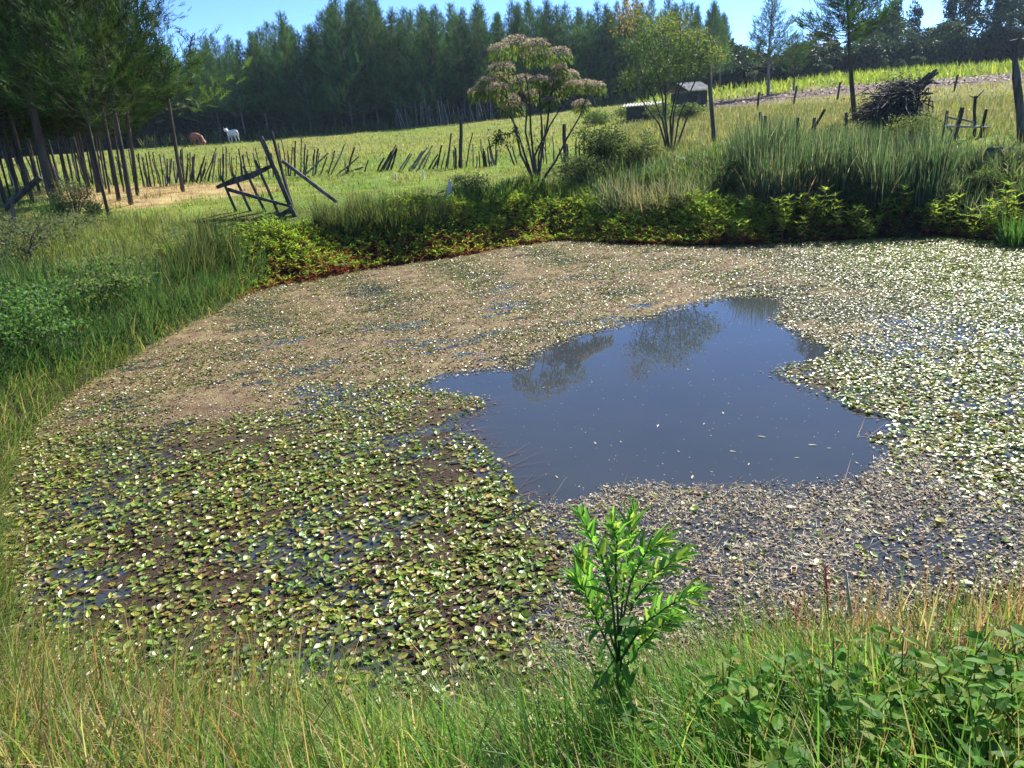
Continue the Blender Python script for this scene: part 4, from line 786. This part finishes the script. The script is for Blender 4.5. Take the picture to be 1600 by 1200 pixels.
n = 5000; y_ = RS.uniform(41, 50, n); x_ = y_*RS.uniform(.2, .85, n); q = np.column_stack([x_, y_]); m = MB(); scatter(m, LEAF_V, LEAF_T, g3(q, .02), frames(RS.normal(size=(n, 3))*[1, 1, .4]), RS.uniform(.06, .18, n), mixcols([(.13, .10, .08), (.09, .07, .055), (.19, .15, .11)], [.5, .3, .2], n)); tag(m.build('dug_clods', M_dead), 'brown clods and stubble of the dug strip below the crop', 'soil', kind='stuff')
# weeds and saplings at the foot of the plantation
m = MB(); n = 1500; px_ = RS.uniform(215, 1120, n); y_ = RS.uniform(66.5, 69.5, n); x_ = np.array([ray(a, 195)[0]/ray(a, 195)[1] for a in px_])*y_; q = np.column_stack([x_, y_]); blades(m, g3(q), RS.rand(n)*6.28, np.abs(RS.normal(0, .3, n)), RS.normal(.3, .3, n), RS.uniform(.4, 1.3, n), RS.uniform(.05, .14, n), mixcols([(.05, .08, .025), (.10, .13, .04), (.16, .17, .05)], [.5, .3, .2], n)); tag(m.build('edge_weeds', M_grass), 'dark undergrowth along the foot of the plantation', 'undergrowth', kind='stuff')

# ------------------------------------------------------------------ the pond's floating cover
xs = np.arange(SHORE[:, 0].min(), SHORE[:, 0].max(), .055); ys = np.arange(SHORE[:, 1].min(), SHORE[:, 1].max(), .055); XX, YY = np.meshgrid(xs, ys)
def zone_front(x, y): return sstep(4.55, 4.05, y-.05*np.maximum(x-1.5, 0)+.12*np.sin(x*7))*sstep(-.05, .35, x-.12*np.sin(y*6))*sstep(3.4, 2.3, x+.25*np.sin(y*5))        # litter in front of the open water
def zone_back(x, y): return sstep(5.2, 7.2, y-.1*x)*sstep(4.2, 2.0, x-.15*y)                       # tan mat at the back left
def zone_right(x, y): return sstep(1.6, 3.2, x-.22*(y-5))
sd = SD(XX, YY); od = OD(XX, YY); zf = zone_front(XX, YY); zb_ = zone_back(XX, YY); nz = fbm(XX, YY, 2.2, 21, 4)
lev = .002+.013*nz+.002*zb_-.012*zf-.006*zone_right(XX, YY)-.003*zone_right(XX, YY)
lev = np.minimum(lev, .014)+.006*fbm(XX, YY, 12, 22, 3); lev = np.where(od < .12, np.minimum(lev, -.02+.12*np.clip(od, -.3, .15)), lev); lev = np.where(sd > -.15, np.maximum(lev, .0), lev)
cm = np.array([.05, .037, .025])*(1-zb_[..., None])+np.array([.21, .15, .085])*zb_[..., None]; cm = cm*(1-.6*zf[..., None])+.6*np.array([.22, .18, .11])*zf[..., None]*np.clip(.6+.6*nz, .1, 1)[..., None]
nx, ny = len(xs), len(ys); ii, jj = np.meshgrid(np.arange(nx-1), np.arange(ny-1)); ins = (SD(XX[:-1, :-1], YY[:-1, :-1]) < .12) & ((lev[:-1, :-1] > -.015) | (lev[1:, 1:] > -.015)); a0 = (jj*nx+ii)[ins]
mb = MB(); idx = np.unique(np.concatenate([a0, a0+1, a0+nx, a0+nx+1])); rem = np.full(nx*ny, -1); rem[idx] = np.arange(len(idx))
mb.add(np.column_stack([XX.ravel(), YY.ravel(), lev.ravel()])[idx], rem[np.concatenate([np.stack([a0, a0+1, a0+nx+1], 1), np.stack([a0, a0+nx+1, a0+nx], 1)])], cm.reshape(-1, 3)[idx]); tag(mb.build('floating_mat', M_mat, smooth=True), 'brown mat of rotting weed just breaking the pond surface', 'mat', kind='stuff')

# oval leaf, folded a little along its rib
PAD_V = [(-.5, 0, .03), (0, 0, -.035), (.5, 0, -.03), (-.28, -.2, .03), (.05, -.27, .06), (.33, -.16, .03), (-.28, .2, .04), (.05, .25, .03), (.33, .14, .0)]
PAD_T = [(0, 3, 1), (3, 4, 1), (4, 5, 1), (5, 2, 1), (0, 1, 6), (6, 1, 7), (7, 1, 8), (8, 1, 2)]
PADC = [(.19, .25, .035), (.26, .30, .05), (.13, .19, .028), (.34, .31, .07), (.22, .15, .055), (.14, .22, .05)]
lo = SHORE.min(0); hi = SHORE.max(0); n = 520000; q = lo+(hi-lo)*RS.rand(n, 2); x, y = q.T
ok = (SD(x, y) < -.02) & (OD(x, y) > .02) & (y > 2) ; q = q[ok]; x, y = q.T
zr = zone_right(x, y); zbk = zone_back(x, y); zfr = zone_front(x, y); cl = fbm(x, y, 1.6, 31, 3); pr = (.46+.0*zr-.10*zbk)*np.clip(.75+.75*cl+.5*zr, .05, 1.3)*(1-.93*zfr)
edge = (OD(x, y) < .12); pr = np.where(edge, pr*1.2, pr); kp = RS.rand(len(q)) < pr; q = q[kp]; x, y = q.T; n = len(q); zr = zr[kp]; zbk = zbk[kp]
size = (.022+.032*RS.rand(n)**.9)*(1+.12*zr)*(1+.25*(RS.rand(n) < .12))*(1-.22*zbk-.2*zr); tilt = np.abs(RS.normal(0, 1, n))*(.16-.05*zr); up_ = RS.rand(n) < .09; tilt[up_] = RS.uniform(.25, .7, up_.sum())
az = RS.rand(n)*6.283; D = np.column_stack([np.cos(az)*np.cos(tilt), np.sin(az)*np.cos(tilt), np.sin(tilt)]); z = .005+.5*size*np.sin(tilt)+RS.uniform(0, .022, n)*np.clip(.6+.7*fbm(x, y, 4, 33, 2), 0, 1)
colA = mixcols(PADC, [.28, .22, .15, .12, .13, .1], n, .4, .18); colB = mixcols([(.24, .19, .11), (.16, .17, .05), (.30, .24, .15), (.13, .16, .04)], [.3, .3, .15, .25], n, .25); tb = (RS.rand(n) < zbk*.75)[:, None]; col = np.where(tb, colB, colA)
Rm = frames(D, RS.normal(0, .2, n)*(1-.5*zr)); S3 = np.column_stack([size, size*RS.uniform(.65, 1.35, n)*(1+.15*zr), size*RS.uniform(.4, 2.2, n)]); P3 = np.column_stack([q, z])
dist = np.hypot(x, y); near = np.where((dist < 5.0) & (x < 1.0) & (y > 2.5) & (np.abs(x) < y*.72))[0]
near = near[np.argsort(dist[near])][:300]; mask = np.ones(n, bool); mask[near] = False
m = MB(); 
PAD_V2 = np.array(PAD_V)*[1, 1.25, 1.6]; PAD_V2[2] = (.36, .03, .06); PAD_V2[5] = (.30, -.2, .08); h1 = mask & (RS.rand(n) < .55); h2 = mask & ~h1
scatter(m, PAD_V, PAD_T, P3[h1], Rm[h1], S3[h1], col[h1]); scatter(m, PAD_V2, PAD_T, P3[h2], Rm[h2], S3[h2], col[h2]); tag(m.build('floating_leaves', M_float), 'carpet of oval floating pondweed leaves round the open water', 'floating leaves', kind='stuff')
# the nearest leaves one by one, gathered into the plants they grow on
pads = []
for c in PADC:
    m = MB(); m.add(PAD_V, PAD_T, c); o = m.build('leaf', M_float); pads.append(o.data); bpy.data.objects.remove(o)
left_i = list(near); plants = []
while left_i:
    s0 = left_i[0]; dd = np.hypot(x[left_i]-x[s0], y[left_i]-y[s0]); order = np.argsort(dd)[:9]; grp = [left_i[k] for k in order if dd[k] < .5]; left_i = [k for k in left_i if k not in set(grp)]
    c = P3[grp].mean(0); c[2] = 0; e = empty('pondweed_plant', c, 0, 'pondweed plant with flat oval green leaves on the nearest water, left of the leafy weed', 'water plant', 'nearest pondweed plants')
    for g in grp:
        o = bpy.data.objects.new('leaf', pads[RS.choice(6, p=[.3, .25, .15, .12, .08, .1])]); COLL.objects.link(o); o.parent = e
        Mx = Matrix(((*(Rm[g][0]*S3[g]), P3[g][0]-c[0]), (*(Rm[g][1]*S3[g]), P3[g][1]-c[1]), (*(Rm[g][2]*S3[g]), P3[g][2]), (0, 0, 0, 1))); o.matrix_local = Mx
# trailing reddish stems and litter flakes
m = MB(); n = 2600; q = lo+(hi-lo)*RS.rand(n*6, 2); q = q[(SD(q[:, 0], q[:, 1]) < -.05) & (OD(q[:, 0], q[:, 1]) > -.05) & (q[:, 1] < 6)][:n]; n = len(q); az = RS.normal(.2, .5, n); 
blades(m, np.column_stack([q, np.full(n, .004)]), az, np.full(n, 1.52), RS.normal(0, .06, n), RS.uniform(.1, .4, n), RS.uniform(.003, .006, n), mixcols([(.13, .06, .035), (.09, .05, .03), (.2, .12, .07)], [.4, .4, .2], n), 3); tag(m.build('trailing_stems', M_dead), 'thin reddish brown stems trailing on the near water', 'stems', kind='stuff')
m = MB(); n = 210000; q = lo+(hi-lo)*RS.rand(n, 2); x, y = q.T; zf = zone_front(x, y); zk = zone_back(x, y); cl = fbm(x, y, 1.8, 41, 3); pr = (np.clip(1.0*zf*(.75+.7*cl), 0, 1)+.9*zk*np.clip(.6+.6*cl, 0, 1)+.28*np.clip(.4+.8*cl, 0, 1)); ok = (SD(x, y) < 0) & (OD(x, y) > -.06-.1*RS.rand(n)*zf) & (RS.rand(n) < pr); q = q[ok]; n = len(q); zf = zf[ok]
cA = mixcols([(.42, .34, .20), (.30, .24, .14), (.20, .15, .09), (.10, .075, .05), (.5, .46, .34)], [.3, .25, .2, .15, .1], n); dk = (zf < .3) & (zk[ok] < .3); cA[dk] *= np.array([.45, .4, .38]); sz = RS.uniform(.012, .034, n)
scatter(m, LEAF_V, LEAF_T, np.column_stack([q, RS.uniform(.003, .014, n)]), frames(np.column_stack([RS.normal(size=(n, 2)), RS.normal(0, .25, n)]), RS.normal(0, .3, n)), np.column_stack([sz, sz*RS.uniform(.3, .9, n), sz]), cA); tag(m.build('leaf_litter', M_dead), 'tan litter and dead leaf scraps floating on the pond', 'litter', kind='stuff')
n = 80000; q = np.column_stack([RS.uniform(-.2, 3.8, n), RS.uniform(2.3, 4.8, n)]); x, y = q.T; ok = (SD(x, y) < .05) & (OD(x, y) > -.05-.12*RS.rand(n)) & (RS.rand(n) < zone_front(x, y)*np.clip(.55+.9*fbm(x, y, 2.6, 43, 3), .08, 1)); q = q[ok]; n = len(q); m = MB(); sz = .006+.022*RS.rand(n)**2
scatter(m, LEAF_V, LEAF_T, np.column_stack([q, RS.uniform(.002, .016, n)]), frames(np.column_stack([RS.normal(size=(n, 2)), RS.normal(0, .3, n)]), RS.normal(0, .35, n)), np.column_stack([sz, sz*RS.uniform(.25, .8, n), sz]), mixcols([(.40, .33, .20), (.28, .22, .13), (.16, .12, .08), (.08, .065, .05), (.48, .45, .36)], [.25, .2, .2, .2, .15], n)); tag(m.build('leaf_litter', M_dead), 'pale crumbled litter on the dark water behind the leafy weed', 'litter', kind='stuff')
n = 26000; q = np.column_stack([RS.uniform(-.3, 3.8, n), RS.uniform(2.3, 4.8, n)]); x, y = q.T; ok = (SD(x, y) < .1) & (OD(x, y) > -.03-.06*RS.rand(n)) & (RS.rand(n) < zone_front(x, y)*np.clip(.35+1.1*fbm(x, y, 1.7, 47, 3)+.5*sstep(1.2, .2, x), .05, 1)); q = q[ok]; n = len(q); m = MB()
blades(m, np.column_stack([q, RS.uniform(.006, .016, n)]), RS.rand(n)*6.283, RS.normal(1.5, .12, n), RS.normal(0, .3, n), RS.uniform(.02, .075, n), RS.uniform(.002, .005, n), mixcols([(.46, .38, .23), (.34, .27, .15), (.55, .48, .33), (.2, .15, .1)], [.35, .3, .2, .15], n), 2); tag(m.build('straw_fibres', M_dead), 'tan straw fibres matted on the water behind the leafy weed', 'litter', kind='stuff')
# single scraps on the open water
sc_px = [(1028, 665), (930, 692), (970, 690), (1130, 645), (1100, 662), (1190, 682), (1145, 705), (1295, 700), (1082, 745), (1112, 737), (870, 745), (1245, 715), (1060, 705), (925, 597), (850, 605), (1075, 577), (1170, 725), (1270, 695), (1015, 757), (905, 760)]
for k, (px_, py_) in enumerate(sc_px):
    m = MB(); p = on_plane(px_, py_, .004); m.add(np.array(PAD_V)*RS.uniform(.02, .06)*np.array([1, .5, .6]), PAD_T, (.45, .37, .24) if k % 3 else (.6, .55, .42)); o = m.build('drifting_scrap', M_dead); o.location = p; o.rotation_euler = (0, 0, RS.rand()*6.28); tag(o, 'small pale dead leaf adrift on the open water', 'dead leaf', 'dead leaves adrift on the open water')
n = 420; q = sample(OPEN, n); m = MB(); sz = RS.uniform(.004, .012, n); scatter(m, LEAF_V, LEAF_T, np.column_stack([q, np.full(n, .003)]), frames(np.column_stack([RS.normal(size=(n, 2)), np.zeros(n)])), np.column_stack([sz, sz*.8, sz]), mixcols([(.5, .46, .36), (.35, .3, .2)], [.5, .5], n)); tag(m.build('drifting_specks', M_dead), 'tiny pale specks scattered over the open water', 'specks', kind='stuff')

# ------------------------------------------------------------------ foreground bank
edge_len = lambda q: .3+1.0*sstep(.0, 1.0, SD(q[:, 0], q[:, 1]))
def near_pts(n, x0, x1, s0, s1):
    out = []; tot = 0
    while tot < n:
        q = np.column_stack([RS.uniform(x0, x1, n*2), RS.uniform(.6, 5.5, n*2)]); s = SD(q[:, 0], q[:, 1]); q = q[(s > s0) & (s < s1) & (q[:, 1] < 5.5) & (np.hypot(q[:, 0], q[:, 1]) > .9)]; out.append(q); tot += len(q)
    return np.concatenate(out)[:n]
def fgrass(name, q, Lr, wr, cols, lean, curve, label, az=None, seg=4): return grass(name, q, Lr, wr, cols, lean, curve, label, seg, az)
q = near_pts(7000, -3.6, -.2, .0, 1.9); fgrass('foreground_grass', q, (.10, .40), (.003, .0075), mixcols([(.12, .21, .035), (.18, .26, .05), (.36, .29, .12), (.30, .17, .07), (.46, .38, .20)], [.27, .22, .22, .12, .17], len(q)), .45, .6, 'mixed green and straw grass on the near left bank')
q = near_pts(5500, -.9, 1.1, .05, 1.9); n = len(q); fgrass('foreground_grass', q, (.08, .30), (.003, .007), mixcols([(.08, .21, .03), (.14, .30, .045), (.24, .35, .07), (.36, .31, .13)], [.33, .3, .22, .15], n), .5, .6, 'fresh green grass blades on the near bank in the middle', RS.normal(2.6, .9, n))
q = near_pts(6000, .7, 3.6, .1, 1.9); fgrass('foreground_grass', q, (.06, .26), (.003, .007), mixcols([(.10, .20, .035), (.14, .25, .045), (.28, .22, .10), (.30, .16, .09), (.38, .32, .18)], [.32, .23, .2, .12, .13], len(q)), .4, .5, 'mixed grass and dry stems on the near right bank')
q = near_pts(2200, -4.2, -1.9, .0, .7); fgrass('drooping_grass', q, (.2, .45), (.003, .007), mixcols([(.20, .20, .07), (.34, .28, .15), (.14, .17, .05)], [.4, .35, .25], len(q)), .8, .9, 'straw-green grass drooping over the left water edge', RS.normal(-.2, .7, len(q)))
lb3 = gpoly([(-200, 660), (60, 590), (180, 552), (205, 565), (90, 635), (25, 715), (5, 810), (5, 920), (30, 1040), (-250, 1040)])
q = sample(lb3, 6500); grass('bank_grass', q, (.12, .38), (.005, .010), mixcols([(.09, .17, .035), (.15, .21, .06), (.34, .28, .14), (.06, .12, .03)], [.35, .25, .2, .2], len(q)), .6, .8, 'straw and green grass on the left water edge', 3, RS.normal(-.1, .9, len(q)))
q = np.column_stack([RS.uniform(3, 17, 40000), RS.uniform(1.5, 15, 40000)]); sq = SD(q[:, 0], q[:, 1]); q = q[(sq > -.05) & (sq < 4) & (q[:, 0] > .72*q[:, 1])][:14000]; grass('bank_grass', q, (.15, .45), (.008, .016), mixcols([(.07, .13, .035), (.11, .18, .045), (.22, .20, .09)], [.4, .35, .25], len(q)), .45, .6, 'green grass on the bank past the right edge of the pond')
# litter under the grass
q = near_pts(5000, -3.6, 3.6, .1, 1.9); n = len(q); m = MB(); scatter(m, LEAF_V, LEAF_T, g3(q, .01), frames(np.column_stack([RS.normal(size=(n, 2)), RS.normal(0, .3, n)])), np.column_stack([RS.uniform(.02, .12, n), RS.uniform(.003, .012, n), np.full(n, .02)]), mixcols([(.30, .23, .12), (.18, .12, .07), (.10, .14, .04)], [.45, .35, .2], n)); tag(m.build('ground_litter', M_dead), 'dry thatch under the grass of the near bank', 'litter', kind='stuff')

# leafy weed in the middle foreground
fy = 2.0; W0 = ground_at(*hit(968, 1135)[:2]); fy = W0[1]
weed = empty('leafy_weed', W0, 0, 'bright green bushy weed with narrow leaves in the middle foreground', 'plant')
def zw(x, y, dy=0.0): return at_depth(x, y, fy+dy)-W0
lmesh = []
for k, c in enumerate([(.13, .29, .055), (.18, .36, .07), (.08, .19, .04), (.24, .34, .07)]):
    m = MB(); m.add(LANCE_V, LANCE_T, c); o = m.build('leaf', M_leaf); lmesh.append(o.data); bpy.data.objects.remove(o)
wst = [[(970, 1135), (964, 1030), (957, 940), (940, 870), (908, 806)], [(970, 1135), (966, 1020), (974, 920), (984, 855), (990, 802)], [(970, 1135), (968, 1010), (990, 940), (1028, 893), (1068, 868)], [(970, 1135), (970, 1030), (1005, 975), (1048, 945), (1090, 922)], [(970, 1135), (963, 1020), (940, 950), (918, 905), (908, 868)], [(970, 1135), (964, 1040), (935, 975), (915, 930), (900, 905)], [(970, 1135), (967, 1000), (985, 910), (1008, 865), (1035, 848)], [(970, 1135), (966, 980), (962, 890), (964, 845), (958, 822)], [(970, 1135), (972, 1050), (1000, 1010), (1028, 982), (1052, 965)]]
def put_leaf(parent, meshes, p, d, L_, w, roll):
    o = bpy.data.objects.new('leaf', meshes[RS.randint(len(meshes))]); COLL.objects.link(o); o.parent = parent; F = frames(np.array([d]), np.array([roll]))[0]*np.array([L_, w, L_])
    o.matrix_local = Matrix(((*F[0], p[0]), (*F[1], p[1]), (*F[2], p[2]), (0, 0, 0, 1)))
for s in wst:
    off = RS.uniform(-.14, .14); P = np.array([zw(x_, y_, off*k/4) for k, (x_, y_) in enumerate(s)]); m = MB(); tube(m, P, np.linspace(.005, .002, len(s)), 5, col=(.06, .12, .03)); m.build('stem', M_leaf, weed, True)
    for k in range(40):
        t = 1-.56*(k/40)**1.1; f = t*4; i0 = min(int(f), 3); p = P[i0]*(1-(f-i0))+P[i0+1]*(f-i0); ax = norm((P[i0+1]-P[i0])[None])[0]; a = k*2.4; e1 = norm(np.cross(ax, [0, 1, .2])[None])[0]; e2 = np.cross(ax, e1); sp = .35+.75*(k/40)
        put_leaf(weed, lmesh, p, ax+(e1*math.cos(a)+e2*math.sin(a))*sp-[0, 0, .25*(k/40)], RS.uniform(.045, .095)*(.7+.4*min(1, k/10)), RS.uniform(.011, .020), RS.uniform(-.5, .5))
for k in range(60): put_leaf(weed, lmesh[2:3], zw(967+RS.normal(0, 20), RS.uniform(960, 1120), RS.normal(0, .05)), RS.normal(size=3)-[0, 0, .7], RS.uniform(.06, .1), RS.uniform(.02, .035), RS.uniform(-.6, .6))
# broad-leaved weeds bottom right
omesh = []
OV_V = [(0, 0, 0), (.2, -.35, .03), (.5, -.42, .05), (.8, -.2, .03), (1, 0, -.08), (.8, .2, .03), (.5, .42, .05), (.2, .35, .03), (.35, 0, -.02), (.7, 0, -.03)]
OV_T = [(0, 1, 8), (1, 2, 8), (2, 9, 8), (2, 3, 9), (3, 4, 9), (4, 5, 9), (5, 6, 9), (6, 8, 9), (6, 7, 8), (7, 0, 8)]
for c in [(.09, .22, .03), (.14, .28, .04), (.06, .15, .025), (.20, .27, .05)]:
    m = MB(); m.add(OV_V, OV_T, c); o = m.build('leaf', M_leaf); omesh.append(o.data); bpy.data.objects.remove(o)
sp_px = [(1180, 1120), (1230, 1190), (1290, 1130), (1340, 1190), (1370, 1090), (1420, 1150), (1460, 1100), (1500, 1180), (1540, 1110), (1580, 1170), (1590, 1080), (1440, 1210), (1120, 1200), (1530, 1230), (1600, 1220), (1250, 1230), (1060, 1190), (1150, 1170), (1210, 1150), (1310, 1165), (1390, 1130), (1480, 1140), (1560, 1140), (1520, 1150), (1350, 1230), (1400, 1190), (1480, 1225), (1570, 1205), (1180, 1215), (1270, 1095), (1330, 1120), (1100, 1150), (1440, 1120), (1500, 1095), (1555, 1075), (1610, 1120), (1385, 1165), (1465, 1180), (1545, 1190), (1590, 1150), (1420, 1230), (1320, 1205), (1220, 1105), (1160, 1225), (1290, 1180), (1620, 1180)]
for k, (px_, py_) in enumerate(sp_px):
    p0 = ground_at(*hit(px_, py_)[:2]); e = empty('broadleaf_weed', p0, 0, 'low weed with broad bright leaves in the bottom right foreground', 'plant', 'broad-leaved weeds at bottom right')
    for s in range(3):
        tip = np.array([RS.normal(0, .08), RS.normal(0, .08), RS.uniform(.07, .24)]); m = MB(); tube(m, [(0, 0, -.02), tip*.55+RS.normal(0, .01, 3), tip], [.003, .0025, .0015], 4, col=(.10, .14, .04)); m.build('stem', M_leaf, e)
        for j in range(8):
            t = .25+.75*j/7; a = j*2.4+s; put_leaf(e, omesh, tip*t, (math.cos(a), math.sin(a), RS.uniform(-.2, .5)), RS.uniform(.03, .07), RS.uniform(.02, .05), RS.uniform(-.7, .7))
q = near_pts(1100, .3, 3.6, .15, 1.6); fgrass('dry_stems', q, (.12, .38), (.002, .004), mixcols([(.20, .09, .05), (.10, .06, .04), (.32, .24, .14)], [.4, .3, .3], len(q)), .3, .2, 'thin rusty dry stems standing in the near right grass')
q = near_pts(500, -3.4, -.6, .1, 1.6); fgrass('dry_stems', q, (.15, .4), (.002, .004), mixcols([(.26, .13, .07), (.36, .27, .15)], [.5, .5], len(q)), .35, .3, 'thin rusty dry stems standing in the near left grass')
q = near_pts(4200, -3.8, 3.8, -.3, .35); fgrass('edge_grass', q, (.04, .2), (.0025, .006), mixcols([(.12, .22, .04), (.30, .25, .12), (.20, .12, .06), (.42, .36, .20)], [.4, .3, .15, .15], len(q)), .55, .5, 'short sparse grass along the lip of the near bank', None, 3)
q = near_pts(7000, -3.8, 3.8, -.25, .5); n = len(q); m = MB(); scatter(m, LEAF_V, LEAF_T, np.column_stack([q, np.maximum(H(q[:, 0], q[:, 1]), 0)+.012]), frames(np.column_stack([RS.normal(size=(n, 2)), RS.normal(0, .35, n)]), RS.normal(0, .5, n)), np.column_stack([RS.uniform(.015, .06, n), RS.uniform(.005, .02, n), np.full(n, .02)]), mixcols([(.32, .25, .14), (.16, .11, .07), (.12, .19, .05), (.45, .38, .24)], [.35, .3, .2, .15], n)); tag(m.build('edge_litter', M_dead), 'scraps of dead leaf washed along the near bank', 'litter', kind='stuff')
q = near_pts(2000, -3.0, -.7, -.05, 1.0); fgrass('long_blades', q, (.22, .55), (.003, .0065), mixcols([(.10, .20, .035), (.18, .26, .06), (.36, .28, .13), (.30, .17, .08)], [.35, .25, .25, .15], len(q)), .45, .6, 'long arching grass and rush blades at bottom left', RS.normal(.6, 1.0, len(q)))
q = near_pts(900, -.8, 1.0, .0, .9); fgrass('long_blades', q, (.2, .45), (.0025, .005), mixcols([(.07, .18, .03), (.12, .26, .045), (.22, .30, .07)], [.4, .35, .25], len(q)), .55, .5, 'long green rush blades leaning left at bottom centre', RS.normal(2.7, .5, len(q)))
q = near_pts(1100, .9, 3.6, .0, .9); fgrass('long_blades', q, (.15, .38), (.0025, .006), mixcols([(.09, .18, .035), (.28, .17, .09), (.36, .30, .17)], [.45, .3, .25], len(q)), .4, .5, 'long green and rusty blades over the near right water edge')
# odd stalks of the near bank
M_straw = plain('straw', (.3, .24, .14), (.45, .38, .24), 20); M_rust = plain('rust_seed', (.16, .07, .04), (.28, .13, .08), 30)
def px_stalk(name, pts, r, mat, label, dep):
    P = np.array([at_depth(a, b, c) for (a, b), c in zip(pts, dep)]); m = MB(); tube(m, P-P[0], np.linspace(r, r*.5, len(P)), 5); o = m.build(name, mat, None, True); o.location = P[0]; return tag(o, label, 'stalk')
px_stalk('dry_stalk', [(660, 1215), (720, 1060), (790, 900), (835, 820), (885, 745)], .0026, M_mid, 'long thin dry stalk slanting up from the bottom edge to the open water', [1.75, 2.1, 2.5, 2.7, 2.9])
px_stalk('dry_stalk', [(700, 1100), (665, 1030), (632, 992)], .0025, M_straw, 'short pale dead stalk lying over the leaves left of the long one', [2.2, 2.35, 2.45])
px_stalk('hollow_stalk', [(1330, 960), (1325, 925), (1322, 892)], .007, M_pale, 'pale hollow cut stem upright in the near right grass', [2.35, 2.36, 2.37])
for (pts, l) in (([(1290, 1060), (1262, 985), (1225, 930)], 'rusty seed spike leaning left in the near right grass'), ([(1295, 980), (1292, 925), (1290, 885)], 'upright rusty seed spike beside the pale cut stem')):
    P = np.array([at_depth(a, b, 2.25) for a, b in pts]); root = empty('seed_spike', P[0], 0, l, 'plant'); m = MB(); tube(m, P-P[0], [.003, .0025, .0015], 4); m.build('stem', M_rust, root); n = 170; t = RS.uniform(.25, 1, n)*2; i0 = np.minimum(t.astype(int), 1); f = (t-i0)[:, None]; q = P[i0]*(1-f)+P[i0+1]*f-P[0]+RS.normal(0, .006, (n, 3)); m = MB(); scatter(m, LEAF_V, LEAF_T, q, frames(RS.normal(size=(n, 3))), np.column_stack([RS.uniform(.006, .012, n), RS.uniform(.005, .009, n), np.full(n, .01)]), vary((.25, .11, .06), n, .4)); m.build('seeds', M_dead, root)
print('objects', len(bpy.data.objects), 'tris', sum(len(me.polygons) for me in bpy.data.meshes))

# ------------------------------------------------------------------ air
hm = bpy.data.materials.new('thin_haze'); hm.use_nodes = True; hn = hm.node_tree.nodes; hn.remove(hn['Principled BSDF'])
pv = hn.new('ShaderNodeVolumePrincipled'); pv.inputs['Color'].default_value = (.6, .8, 1.0, 1); pv.inputs['Density'].default_value = HAZE; pv.inputs['Anisotropy'].default_value = .35
hm.node_tree.links.new(pv.outputs[0], hn['Material Output'].inputs['Volume'])
m = MB(); box(m, (-270, -270, -1.6), (270, 270, 22)); hz = m.build('haze', hm); tag(hz, 'thin bluish sunlit haze in the air', 'haze', kind='stuff')
